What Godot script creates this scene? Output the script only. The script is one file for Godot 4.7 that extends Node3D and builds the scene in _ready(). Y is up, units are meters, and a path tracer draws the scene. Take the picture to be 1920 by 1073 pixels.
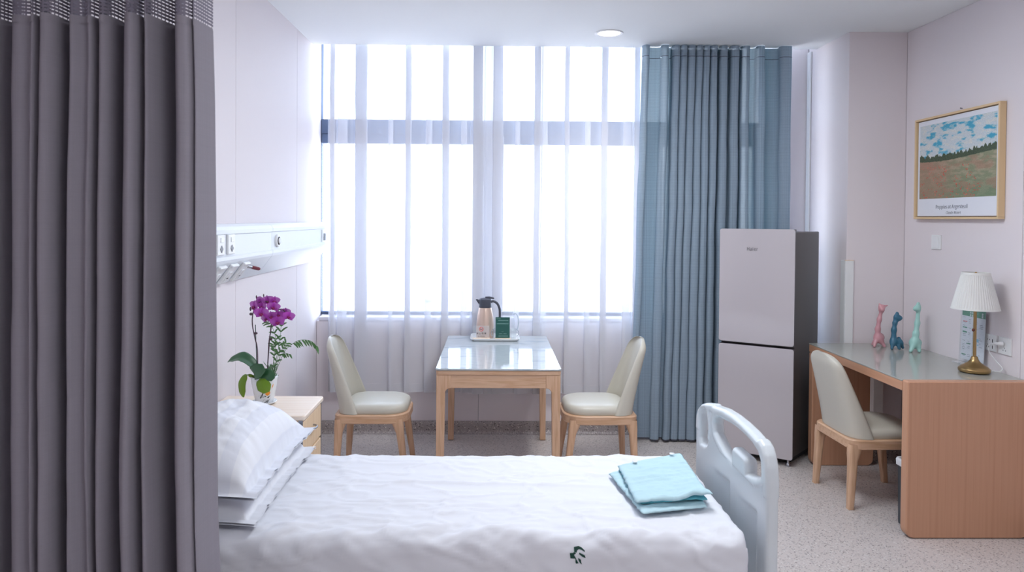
extends Node3D
# A bright hospital room: bed, table with chairs, fridge and desk before a curtained window.
# Metres; V(x, y, d) puts a point d metres into the room from the camera's foot.

const HC := 2.849      # ceiling
const XL := -1.306     # left wall
const XR := 2.726      # right wall
const DW := 5.18       # window wall
const DB := -1.4       # wall behind the camera
const DESK_H := 0.796

var m := {}
var used := {}

# ------------------------------------------------------------------ names and things
func V(x: float, y: float, d: float) -> Vector3:
	return Vector3(x, y, -d)

func numbered(called: String) -> String:
	if not used.has(called):
		used[called] = 0
		return called
	used[called] += 1
	return "%s_%03d" % [called, used[called]]

func tag(o: Node3D, label: String, category: String, group := "") -> Node3D:
	o.set_meta("label", label)
	o.set_meta("category", category)
	if group != "":
		o.set_meta("group", group)
	return o

func thing(called: String, label: String, category: String, at := Vector3.ZERO, turn := 0.0, group := "") -> Node3D:
	var o := Node3D.new()
	o.name = numbered(called)
	add_child(o, true)
	o.position = at
	o.rotation.y = turn
	return tag(o, label, category, group)

func mesh_node(called: String, mesh: Mesh, mat: Material, parent: Node3D = null) -> MeshInstance3D:
	var o := MeshInstance3D.new()
	o.name = called if parent else numbered(called)
	o.mesh = mesh
	o.material_override = mat
	o.cast_shadow = GeometryInstance3D.SHADOW_CASTING_SETTING_ON
	(parent if parent else self).add_child(o, true)
	return o

func obj(called: String, st: SurfaceTool, mat: Material, parent: Node3D = null) -> MeshInstance3D:
	st.generate_normals()
	return mesh_node(called, st.commit(), mat, parent)

func struct(called: String, st: SurfaceTool, mat: Material) -> MeshInstance3D:
	var o := obj(called, st, mat)
	o.set_meta("kind", "structure")
	return o

# ------------------------------------------------------------------ shapes
func ns() -> SurfaceTool:
	var st := SurfaceTool.new()
	st.begin(Mesh.PRIMITIVE_TRIANGLES)
	st.set_uv(Vector2.ZERO)
	return st

func quad(st: SurfaceTool, a: Vector3, b: Vector3, c: Vector3, d: Vector3) -> void:
	for p in [a, c, b, a, d, c]:
		st.add_vertex(p)

func tri(st: SurfaceTool, a: Vector3, b: Vector3, c: Vector3) -> void: # faces (b-a)x(c-a)
	for p in [a, c, b]:
		st.add_vertex(p)

# a box with chamfered edges, centre c, full size s
func box(st: SurfaceTool, c: Vector3, s: Vector3, ch := 0.003, b := Basis()) -> void:
	st.set_smooth_group(-1)
	var h := s / 2.0
	ch = minf(ch, minf(h.x, minf(h.y, h.z)) * 0.9)
	var q := func(x: int, y: int, z: int, k: int) -> Vector3:
		var v := Vector3(x * h.x, y * h.y, z * h.z)
		if k != 0: v.x -= x * ch
		if k != 1: v.y -= y * ch
		if k != 2: v.z -= z * ch
		return c + b * v
	for k in 3:
		for s1 in [-1, 1]:
			var a := [0, 0, 0]
			var pts := []
			for uv in [[-1, -1], [1, -1], [1, 1], [-1, 1]]:
				a[k] = s1
				a[(k + 1) % 3] = uv[0] * s1
				a[(k + 2) % 3] = uv[1]
				pts.append(q.call(a[0], a[1], a[2], k))
			quad(st, pts[0], pts[1], pts[2], pts[3])
	for k in 3:   # edges along axis k
		var i := (k + 1) % 3
		var j := (k + 2) % 3
		for si in [-1, 1]:
			for sj in [-1, 1]:
				var a := [0, 0, 0]
				a[i] = si
				a[j] = sj
				var e := []
				for sk in [-1, 1]:
					a[k] = sk
					e.append(q.call(a[0], a[1], a[2], i))
					e.append(q.call(a[0], a[1], a[2], j))
				out_quad(st, e[0], e[1], e[3], e[2], c)
	for x in [-1, 1]:
		for y in [-1, 1]:
			for z in [-1, 1]:
				out_tri(st, q.call(x, y, z, 0), q.call(x, y, z, 1), q.call(x, y, z, 2), c)

func out_tri(st: SurfaceTool, a: Vector3, b: Vector3, c: Vector3, from: Vector3) -> void:
	if (b - a).cross(c - a).dot((a + b + c) / 3.0 - from) > 0:
		tri(st, a, b, c)
	else:
		tri(st, a, c, b)

func out_quad(st: SurfaceTool, a: Vector3, b: Vector3, c: Vector3, d: Vector3, from: Vector3) -> void:
	out_tri(st, a, b, c, from)
	out_tri(st, a, c, d, from)

# a surface f(u, v), u and v from 0 to 1; it faces df/du x df/dv
func grid(st: SurfaceTool, nu: int, nv: int, f: Callable, uv := Vector2(1, 1), sg := 0) -> void:
	st.set_smooth_group(sg)
	var p := []
	for j in nv + 1:
		for i in nu + 1:
			p.append(f.call(float(i) / nu, float(j) / nv))
	for j in nv:
		for i in nu:
			var k := j * (nu + 1) + i
			for t in [k, k + nu + 2, k + 1, k, k + nu + 1, k + nu + 2]:
				st.set_uv(Vector2((t % (nu + 1)) / float(nu) * uv.x, (t / (nu + 1)) / float(nv) * uv.y))
				st.add_vertex(p[t])

# a turned profile of (radius, height), from the bottom outside upwards
func lathe(st: SurfaceTool, prof: Array, seg: int, at := Vector3.ZERO, b := Basis(), sg := 0) -> void:
	var n := prof.size() - 1
	grid(st, seg, n, func(u: float, v: float) -> Vector3:
		var p: Vector2 = prof[roundi(v * n)]
		var a := TAU * (0.0 if u > 0.9999 else u)
		var r := p.x
		return at + b * Vector3(r * cos(a), p.y, -r * sin(a)), Vector2(1, 1), sg)

func tube(st: SurfaceTool, pts: Array, rad, seg := 10, caps := true) -> void:
	var n := pts.size()
	var fr := []
	var nrm := Vector3.ZERO
	for i in n:
		var t: Vector3 = (pts[mini(i + 1, n - 1)] - pts[maxi(i - 1, 0)]).normalized()
		if i == 0:
			nrm = t.cross(Vector3.UP if absf(t.y) < 0.9 else Vector3.RIGHT).normalized()
		nrm = (nrm - t * nrm.dot(t)).normalized()
		fr.append([nrm, t.cross(nrm), t])
	var at := func(i: int, k: int) -> Vector3:
		var a := TAU * (k % seg) / seg
		var r: float = rad[i] if rad is Array else rad
		return pts[i] + (fr[i][0] * cos(a) + fr[i][1] * sin(a)) * r
	st.set_smooth_group(0)
	for i in n - 1:
		for k in seg:
			quad(st, at.call(i, k), at.call(i, k + 1), at.call(i + 1, k + 1), at.call(i + 1, k))
	if caps:
		st.set_smooth_group(1)
		for k in seg:
			tri(st, pts[0], at.call(0, k + 1), at.call(0, k))
			tri(st, pts[n - 1], at.call(n - 1, k), at.call(n - 1, k + 1))

func spline(pts: Array, per: int) -> Array:
	var r := []
	var n := pts.size()
	for i in n - 1:
		for k in per:
			r.append(cr(pts[maxi(i - 1, 0)], pts[i], pts[i + 1], pts[mini(i + 2, n - 1)], float(k) / per))
	r.append(pts[n - 1])
	return r

func cr(a, b, c, d, t: float):
	return 0.5 * (2.0 * b + (c - a) * t + (2.0 * a - 5.0 * b + 4.0 * c - d) * t * t + (3.0 * b - a - 3.0 * c + d) * t * t * t)

func ellipsoid(st: SurfaceTool, c: Vector3, r: Vector3, b := Basis(), nu := 18, nv := 10) -> void:
	grid(st, nu, nv, func(u: float, v: float) -> Vector3:
		var a := TAU * (0.0 if u > 0.9999 else u)
		var e := PI * (v - 0.5)
		var k := 0.0 if v < 0.001 or v > 0.999 else cos(e)
		return c + b * Vector3(r.x * k * cos(a), r.y * sin(e), -r.z * k * sin(a)))

func rrect(w: float, h: float, r, seg := 5) -> PackedVector2Array: # counter-clockwise, corners from lower right; r one radius or four
	var p := PackedVector2Array()
	for k in 4:
		var rr: float = maxf(r[k] if r is Array else r, 0.0002)
		var c := Vector2((w / 2 - rr) * [1, 1, -1, -1][k], (h / 2 - rr) * [-1, 1, 1, -1][k])
		for i in seg + 1:
			p.append(c + Vector2.from_angle(-PI / 2 + k * PI / 2 + PI / 2 * i / seg) * rr)
	return p

# an outline (counter-clockwise in ux, uy) drawn out along uz, with chamfered rims
func prism(st: SurfaceTool, poly: PackedVector2Array, o: Vector3, ux: Vector3, uy: Vector3, uz: Vector3, h: float, ch := 0.002, smooth := true) -> void:
	var n := poly.size()
	var inn := PackedVector2Array()
	for i in n:
		var e0 := (poly[i] - poly[(i + n - 1) % n]).normalized()
		var e1 := (poly[(i + 1) % n] - poly[i]).normalized()
		var mt := (e0.orthogonal() + e1.orthogonal()).normalized() * -1.0   # inwards
		inn.append(poly[i] + mt * ch / maxf(0.4, absf(mt.dot(e1.orthogonal()))))
	if Vector2(e_side(poly)).x < 0.0:
		push_warning("clockwise outline")
	var at := func(p: Vector2, z: float) -> Vector3: return o + ux * p.x + uy * p.y + uz * z
	for i in n:
		var a := poly[i]
		var b := poly[(i + 1) % n]
		var c := inn[i]
		var d := inn[(i + 1) % n]
		st.set_smooth_group(2 if smooth else -1)
		quad(st, at.call(a, ch), at.call(b, ch), at.call(b, h - ch), at.call(a, h - ch))
		st.set_smooth_group(-1)
		quad(st, at.call(a, h - ch), at.call(b, h - ch), at.call(d, h), at.call(c, h))
		quad(st, at.call(c, 0), at.call(d, 0), at.call(b, ch), at.call(a, ch))
	st.set_smooth_group(-1)
	var t := Geometry2D.triangulate_polygon(inn)
	for i in range(0, t.size(), 3):
		var q := [inn[t[i]], inn[t[i + 1]], inn[t[i + 2]]]
		if (q[1] - q[0]).cross(q[2] - q[0]) < 0:
			q = [q[0], q[2], q[1]]
		tri(st, at.call(q[0], h), at.call(q[1], h), at.call(q[2], h))
		tri(st, at.call(q[0], 0), at.call(q[2], 0), at.call(q[1], 0))

func e_side(poly: PackedVector2Array) -> Vector2:
	var s := 0.0
	for i in poly.size():
		s += poly[i].cross(poly[(i + 1) % poly.size()])
	return Vector2(s, 0)

# the zero surface of f (negative inside), by surface nets
func nets(st: SurfaceTool, lo: Vector3, hi: Vector3, cell: float, f: Callable) -> void:
	var n := Vector3i(((hi - lo) / cell).ceil()) + Vector3i.ONE
	var val := PackedFloat32Array()
	val.resize(n.x * n.y * n.z)
	var w := 0
	for k in n.z:
		for j in n.y:
			for i in n.x:
				val[w] = f.call(lo + Vector3(i, j, k) * cell)
				w += 1
	var at := {}
	var sx := 1
	var sy := n.x
	var sz := n.x * n.y
	var off := [0, sx, sy, sx + sy, sz, sz + sx, sz + sy, sz + sx + sy]
	var ed := [[0, 1], [2, 3], [4, 5], [6, 7], [0, 2], [1, 3], [4, 6], [5, 7], [0, 4], [1, 5], [2, 6], [3, 7]]
	for k in n.z - 1:
		for j in n.y - 1:
			for i in n.x - 1:
				var b := i + j * sy + k * sz
				var neg := 0
				for o in off:
					if val[b + o] < 0: neg += 1
				if neg == 0 or neg == 8: continue
				var s := Vector3.ZERO
				var c := 0
				for e in ed:
					var va := val[b + off[e[0]]]
					var vb := val[b + off[e[1]]]
					if (va < 0) != (vb < 0):
						var t := va / (va - vb)
						var pa := Vector3(e[0] & 1, (e[0] >> 1) & 1, e[0] >> 2)
						var pb := Vector3(e[1] & 1, (e[1] >> 1) & 1, e[1] >> 2)
						s += pa.lerp(pb, t)
						c += 1
				at[b] = lo + (Vector3(i, j, k) + s / c) * cell
	st.set_smooth_group(0)
	for b in at:
		for ax in 3:
			var so: int = [sx, sy, sz][ax]
			var s1: int = [sy, sz, sx][ax]
			var s2: int = [sz, sx, sy][ax]
			if b + so >= val.size() or (val[b] < 0) == (val[b + so] < 0): continue
			if not (at.has(b - s1 - s2) and at.has(b - s1) and at.has(b - s2)): continue
			var q := [at[b - s1 - s2], at[b - s2], at[b], at[b - s1]]
			if val[b] < 0:
				quad(st, q[0], q[1], q[2], q[3])
			else:
				quad(st, q[3], q[2], q[1], q[0])

func capsule(p: Vector3, a: Vector3, b: Vector3, ra: float, rb: float) -> float:
	var ab := b - a
	var t := clampf((p - a).dot(ab) / ab.length_squared(), 0.0, 1.0)
	return p.distance_to(a + ab * t) - lerpf(ra, rb, t)

func smin(a: float, b: float, k: float) -> float:
	var h := maxf(k - absf(a - b), 0.0) / k
	return minf(a, b) - h * h * k * 0.25

func poly_sdf(q: Vector2, p: PackedVector2Array) -> float:
	var d := 1e9
	var inside := false
	var n := p.size()
	for i in n:
		var a := p[i]
		var b := p[(i + 1) % n]
		var ab := b - a
		var t := clampf((q - a).dot(ab) / ab.length_squared(), 0.0, 1.0)
		d = minf(d, q.distance_squared_to(a + ab * t))
		if (a.y > q.y) != (b.y > q.y) and q.x < (b.x - a.x) * (q.y - a.y) / (b.y - a.y) + a.x:
			inside = not inside
	return -sqrt(d) if inside else sqrt(d)

func text(called: String, s: String, size: float, mat: Material, parent: Node3D, at: Vector3, b: Basis, font := "Droid Sans") -> void:
	var t := TextMesh.new()
	var f := SystemFont.new()
	f.font_names = PackedStringArray([font])
	t.font = f
	t.text = s
	t.font_size = 32
	t.pixel_size = size / 32.0
	t.depth = 0.0006
	var o := mesh_node(called, t, mat, parent)
	o.transform = Transform3D(b, at)

# ------------------------------------------------------------------ materials
func mat(c: Color, rough := 0.6, metal := 0.0, spec := 0.5) -> StandardMaterial3D:
	var x := StandardMaterial3D.new()
	x.albedo_color = c
	x.roughness = rough
	x.metallic = metal
	x.metallic_specular = spec
	return x

func rgb(r: int, g: int, b: int) -> Color:
	return Color(r / 255.0, g / 255.0, b / 255.0)

func noise_tex(freq: float, seed_: int, ramp: Array, size := 256, oct := 4) -> NoiseTexture2D:
	var n := FastNoiseLite.new()
	n.noise_type = FastNoiseLite.TYPE_SIMPLEX_SMOOTH
	n.seed = seed_
	n.frequency = freq
	n.fractal_octaves = oct
	var t := NoiseTexture2D.new()
	t.width = size
	t.height = size
	t.seamless = true
	t.noise = n
	var g := Gradient.new()
	g.offsets = PackedFloat32Array([])
	for k in ramp.size():
		g.add_point(float(k) / (ramp.size() - 1), ramp[k])
	while g.get_point_count() > ramp.size():
		g.remove_point(0)
	t.color_ramp = g
	return t

func wood(tex: Texture2D, grain: int, fine := 9.0, along := 0.7, rough := 0.45) -> StandardMaterial3D:
	var x := mat(Color.WHITE, rough)
	x.albedo_texture = tex
	x.uv1_triplanar = true
	x.uv1_triplanar_sharpness = 4.0
	var s := Vector3(fine, fine, fine)
	s[grain] = along
	x.uv1_scale = s
	return x

func speckle(base: Color, specks: Array, size: int, count: int, seed_: int, smin_: int, smax_: int) -> ImageTexture:
	var im := Image.create(size, size, false, Image.FORMAT_RGB8)
	im.fill(base)
	var r := RandomNumberGenerator.new()
	r.seed = seed_
	for i in count:
		var c: Color = specks[r.randi() % specks.size()]
		var a := r.randi_range(smin_, smax_)
		var x := r.randi() % size
		var y := r.randi() % size
		im.fill_rect(Rect2i(x, y, a, maxi(1, r.randi_range(smin_, a))), c)
		if a > 2:
			im.fill_rect(Rect2i(x - 1, y + 1, a, maxi(1, a - 2)), c)
	return ImageTexture.create_from_image(im)

func weave(base: Color, var_: float, seed_: int, size := 256) -> ImageTexture:
	var im := Image.create(size, size, false, Image.FORMAT_RGB8)
	var r := RandomNumberGenerator.new()
	r.seed = seed_
	var row := []
	var col := []
	for i in size:
		row.append(r.randf_range(-1, 1))
		col.append(r.randf_range(-1, 1))
	for y in size:
		for x in size:
			var k: float = 1.0 + var_ * (0.6 * col[x] + 0.4 * row[y] + 0.5 * r.randf_range(-1, 1))
			im.set_pixel(x, y, Color(base.r * k, base.g * k, base.b * k))
	return ImageTexture.create_from_image(im)

func cloth(tex: Texture2D, scale: float, back := 0.0) -> StandardMaterial3D:
	var x := mat(Color.WHITE, 0.9, 0.0, 0.25)
	x.albedo_texture = tex
	x.uv1_triplanar = true
	x.uv1_scale = Vector3.ONE * scale
	if back > 0.0:
		x.backlight_enabled = true
		x.backlight = Color(back, back, back)
	return x

func materials() -> void:
	m.wall = mat(rgb(234, 226, 229), 0.6, 0.0, 0.35)
	m.wall_core = mat(rgb(200, 195, 198), 0.8)
	m.seam = mat(rgb(190, 184, 190), 0.7)
	m.ceiling = mat(rgb(243, 245, 246), 0.85, 0.0, 0.3)
	m.white = mat(rgb(240, 241, 243), 0.4)
	m.white_gloss = mat(rgb(243, 244, 246), 0.18)
	m.white_plastic = mat(rgb(238, 239, 240), 0.3)
	m.grey_line = mat(rgb(150, 152, 158), 0.6)
	m.dark = mat(rgb(45, 44, 48), 0.5)
	m.black = mat(rgb(22, 22, 25), 0.45)
	m.floor = mat(Color.WHITE, 0.36, 0.0, 0.45)
	m.floor.albedo_texture = speckle(rgb(205, 197, 194), [rgb(160, 154, 154), rgb(176, 170, 172), rgb(222, 219, 216), rgb(140, 132, 132), rgb(210, 206, 204)], 1024, 15000, 3, 2, 6)
	m.floor.uv1_triplanar = true
	m.floor.uv1_world_triplanar = true
	m.floor.uv1_scale = Vector3.ONE * 0.9
	m.base = mat(Color.WHITE, 0.4)
	m.base.albedo_texture = speckle(rgb(166, 156, 154), [rgb(92, 84, 84), rgb(140, 130, 128), rgb(228, 222, 214), rgb(70, 64, 66), rgb(205, 196, 188)], 512, 2600, 5, 2, 6)
	m.base.uv1_triplanar = true
	m.base.uv1_world_triplanar = true
	m.base.uv1_scale = Vector3.ONE * 1.7
	m.frame = mat(rgb(96, 108, 132), 0.75, 0.0, 0.2)
	m.glass = mat(Color(1, 1, 1, 0.05), 0.02)
	m.glass.transparency = BaseMaterial3D.TRANSPARENCY_ALPHA
	m.clear = mat(Color(0.86, 0.91, 0.94, 0.14), 0.03, 0.0, 0.6)
	m.clear.transparency = BaseMaterial3D.TRANSPARENCY_ALPHA
	m.clear_thick = mat(Color(0.74, 0.80, 0.84, 0.38), 0.06, 0.0, 0.6)
	m.clear_thick.transparency = BaseMaterial3D.TRANSPARENCY_ALPHA
	m.sheer = mat(Color(0.95, 0.945, 0.96, 0.57), 0.9, 0.0, 0.1)
	m.sheer.transparency = BaseMaterial3D.TRANSPARENCY_ALPHA
	m.sheer.backlight_enabled = true
	m.sheer.backlight = Color(0.44, 0.47, 0.52)
	m.blue_cloth = cloth(weave(rgb(150, 167, 183), 0.09, 11), 5.0, 0.5)
	m.blue_cloth.backlight = Color(0.27, 0.355, 0.345)
	m.blue_cloth.transparency = BaseMaterial3D.TRANSPARENCY_ALPHA
	m.blue_cloth.albedo_color = Color(1, 1, 1, 0.98)
	m.lining = cloth(weave(rgb(146, 154, 168), 0.09, 11), 5.0, 0.4)
	m.lining.backlight = Color(0.29, 0.4, 0.38)
	m.privacy = cloth(weave(rgb(148, 143, 152), 0.03, 12), 6.0, 0.34)
	m.net = mat(rgb(122, 116, 130), 0.8)
	m.linen = mat(Color.WHITE, 0.85, 0.0, 0.3)
	m.linen.albedo_color = rgb(230, 231, 238)
	var im := Image.create(64, 8, false, Image.FORMAT_RGB8)
	for x in 64:
		for y in 8:
			im.set_pixel(x, y, rgb(234, 235, 241) if x < 32 else rgb(226, 228, 237))
	m.linen_stripe = mat(Color.WHITE, 0.7, 0.0, 0.35)
	m.linen_stripe.albedo_texture = ImageTexture.create_from_image(im)
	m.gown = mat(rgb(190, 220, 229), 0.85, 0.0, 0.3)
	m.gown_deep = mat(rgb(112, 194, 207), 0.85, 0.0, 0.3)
	m.emblem = mat(rgb(12, 62, 52), 0.7)
	m.oak_tex = noise_tex(0.012, 21, [rgb(196, 154, 122), rgb(213, 174, 143), rgb(220, 182, 152), rgb(204, 162, 128), rgb(223, 187, 158)], 256, 5)
	m.oak_x = wood(m.oak_tex, 0, 8.0, 0.6)
	m.oak_y = wood(m.oak_tex, 1, 8.0, 0.6)
	m.oak_z = wood(m.oak_tex, 2, 8.0, 0.6)
	m.beech_tex = noise_tex(0.02, 22, [rgb(196, 146, 116), rgb(201, 152, 122), rgb(205, 156, 126), rgb(198, 148, 118)], 256, 3)
	m.beech_y = wood(m.beech_tex, 1, 7.0, 0.12, 0.38)
	m.beech_z = wood(m.beech_tex, 2, 5.0, 0.25, 0.38)
	m.maple_tex = noise_tex(0.02, 23, [rgb(228, 196, 158), rgb(236, 206, 170), rgb(240, 212, 178)], 256, 3)
	m.maple_y = wood(m.maple_tex, 1, 5.0, 0.3, 0.4)
	m.maple_top = wood(noise_tex(0.02, 23, [rgb(236, 216, 196), rgb(242, 224, 206), rgb(244, 228, 212)], 256, 3), 0, 5.0, 0.3, 0.4)
	m.marble = mat(Color.WHITE, 0.05, 0.0, 0.6)
	m.marble.albedo_texture = noise_tex(0.008, 31, [rgb(150, 160, 168), rgb(176, 184, 190), rgb(184, 191, 196), rgb(180, 187, 192), rgb(188, 194, 199)], 256, 5)
	m.marble.uv1_triplanar = true
	m.marble.uv1_scale = Vector3(1.2, 1.0, 3.0)
	m.leather = mat(rgb(203, 199, 187), 0.32, 0.0, 0.5)
	m.desk_glass = mat(rgb(172, 174, 168), 0.06, 0.0, 0.6)
	m.glass_edge = mat(rgb(120, 140, 142), 0.15)
	m.fridge_glass = mat(rgb(194, 188, 193), 0.09, 0.0, 0.55)
	m.fridge_side = mat(rgb(104, 100, 99), 0.4, 0.35)
	m.fridge_dark = mat(rgb(72, 62, 68), 0.4)
	m.chrome = mat(rgb(205, 207, 210), 0.12, 1.0)
	m.steel = mat(rgb(170, 172, 180), 0.25, 0.9)
	m.bed_plastic = mat(rgb(220, 227, 232), 0.26, 0.0, 0.5)
	m.bed_metal = mat(rgb(210, 214, 218), 0.4, 0.2)
	m.alu = mat(rgb(230, 235, 242), 0.36, 0.0, 0.5)
	m.brass = mat(rgb(168, 140, 96), 0.28, 0.9)
	m.shade = mat(rgb(246, 246, 244), 0.85, 0.0, 0.2)
	m.shade.backlight_enabled = true
	m.shade.backlight = Color(0.7, 0.7, 0.68)
	m.pink = mat(rgb(212, 156, 164), 0.25)
	m.blue = mat(rgb(62, 112, 138), 0.25)
	m.teal = mat(rgb(170, 216, 208), 0.25)
	m.green_card = mat(rgb(38, 92, 84), 0.35)
	m.orchid = mat(rgb(178, 40, 178), 0.6)
	m.orchid.backlight_enabled = true
	m.orchid.backlight = Color(0.5, 0.5, 0.5)
	m.orchid_lip = mat(rgb(140, 10, 90), 0.5)
	m.leaf_dark = mat(rgb(52, 96, 62), 0.3)
	m.leaf_light = mat(rgb(112, 148, 30), 0.35)
	m.leaf_light.backlight_enabled = true
	m.leaf_light.backlight = Color(0.5, 0.5, 0.4)
	m.fern = mat(rgb(84, 132, 70), 0.5)
	m.fern.backlight_enabled = true
	m.fern.backlight = Color(0.5, 0.5, 0.5)
	m.stem = mat(rgb(84, 62, 72), 0.5)
	m.stake = mat(rgb(40, 84, 70), 0.5)
	m.soil = mat(rgb(50, 40, 34), 0.95)
	m.ceramic = mat(rgb(232, 234, 238), 0.2)
	m.orange = mat(rgb(236, 150, 50), 0.4)
	m.ink = mat(rgb(52, 58, 58), 0.5)
	m.champagne = mat(rgb(226, 200, 184), 0.32, 0.55)
	m.charcoal = mat(rgb(70, 72, 84), 0.4)
	m.bin = mat(rgb(62, 72, 82), 0.4)
	m.bag = mat(rgb(214, 216, 220), 0.5)
	m.pale_wood = mat(rgb(240, 214, 184), 0.5)
	m.red = mat(rgb(226, 70, 62), 0.5)
	m.picture_wood = mat(rgb(230, 200, 156), 0.45)
	m.brown_edge = mat(rgb(120, 92, 66), 0.6)
	m.paper = mat(rgb(234, 236, 244), 0.6)
	m.print_grey = mat(rgb(120, 122, 132), 0.7)
	m.green = mat(rgb(36, 142, 100), 0.5)
	m.far = mat(rgb(176, 186, 200), 0.8)
	m.far_dark = mat(rgb(110, 124, 146), 0.4)
	m.lamp_glow = mat(rgb(255, 253, 248), 0.5)
	m.lamp_glow.emission_enabled = true
	m.lamp_glow.emission = rgb(255, 250, 240)
	m.lamp_glow.emission_energy_multiplier = 1.6

# ------------------------------------------------------------------ the scene
func _ready() -> void:
	camera_and_light()
	materials()
	room()
	window()
	curtains()
	privacy_curtain()
	bed()
	headwall()
	cabinet_and_orchid()
	table_set()
	chairs()
	fridge()
	desk_set()
	wall_things()
	ceiling_lamp()

func camera_and_light() -> void:
	var f := 1308.06                      # focal length in pixels of the 1920 x 1073 frame
	var cam := Camera3D.new()
	cam.name = "camera"
	add_child(cam)
	var at := CameraAttributesPhysical.new()
	at.frustum_focal_length = 24.5
	at.frustum_focus_distance = 4.1
	at.exposure_aperture = 5.6
	at.frustum_near = 0.1
	at.frustum_far = 200.0
	cam.attributes = at
	cam.projection = Camera3D.PROJECTION_FRUSTUM
	cam.keep_aspect = Camera3D.KEEP_HEIGHT
	cam.near = 0.1
	cam.far = 200.0
	cam.size = 0.1 * 1073.0 / f
	cam.frustum_offset = Vector2(0.1 * (960.0 - 942.04) / f, -0.1 * (536.5 - 430.9) / f)
	cam.transform = Transform3D(Basis(Vector3(0.999887, 0.007035, 0.013268), Vector3(-0.006825, 0.999852, -0.015794), Vector3(-0.013377, 0.015702, 0.999787)), Vector3(0, 1.601, 0))
	cam.current = true
	var we := WorldEnvironment.new()
	we.name = "daylight"
	var e := Environment.new()
	e.background_mode = Environment.BG_SKY
	var sky := Sky.new()
	var sm := ProceduralSkyMaterial.new()   # bright even overcast
	sm.sky_top_color = rgb(208, 230, 255)
	sm.sky_horizon_color = rgb(224, 239, 255)
	sm.ground_horizon_color = rgb(224, 237, 254)
	sm.ground_bottom_color = rgb(196, 200, 208)
	sm.sun_angle_max = 0.0
	sky.sky_material = sm
	e.sky = sky
	e.background_energy_multiplier = 3.8
	e.tonemap_mode = Environment.TONE_MAPPER_LINEAR
	e.tonemap_exposure = 2.35
	e.sdfgi_enabled = true
	e.ssao_enabled = true
	e.ssil_enabled = true
	we.environment = e
	add_child(we)
	# two flat ceiling panels, in the part of the ceiling behind the picture's upper edge
	for q in [[0.7, 0.25, 0.95], [0.7, 3.15, 1.35]]:
		var l := AreaLight3D.new()
		l.name = "panel_light"
		l.area_size = Vector2(0.58, 1.16)
		l.light_color = rgb(238, 246, 255)
		l.light_energy = q[2]
		l.area_range = 14.0
		l.area_attenuation = 2.0
		l.shadow_enabled = true
		l.position = V(q[0], HC - 0.03, q[1])
		l.rotation.x = -PI / 2
		add_child(l, true)

# wall of panels: pieces proud of a backing, seen along axis `along`
func panels(parent: Node3D, cuts: Array, y0: float, y1: float, face: float, left_right: bool) -> void:
	for k in cuts.size() - 1:
		var st := ns()
		var a: float = cuts[k] + 0.0015
		var b: float = cuts[k + 1] - 0.0015
		if left_right:    # panel on a side wall, from depth a to b; face = x, sign tells the room side
			var s := 1.0 if face < 0 else -1.0
			box(st, V(face - s * 0.006, (y0 + y1) / 2, (a + b) / 2), Vector3(0.012, y1 - y0, b - a), 0.002)
		else:
			box(st, V((a + b) / 2, (y0 + y1) / 2, face + 0.006), Vector3(b - a, y1 - y0, 0.012), 0.002)
		obj("panel", st, m.wall, parent)

func slab(called: String, lo: Vector3, hi: Vector3, mt: Material) -> MeshInstance3D:
	var st := ns()
	box(st, (lo + hi) / 2, (hi - lo).abs(), 0.0005)
	return struct(called, st, mt)

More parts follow.
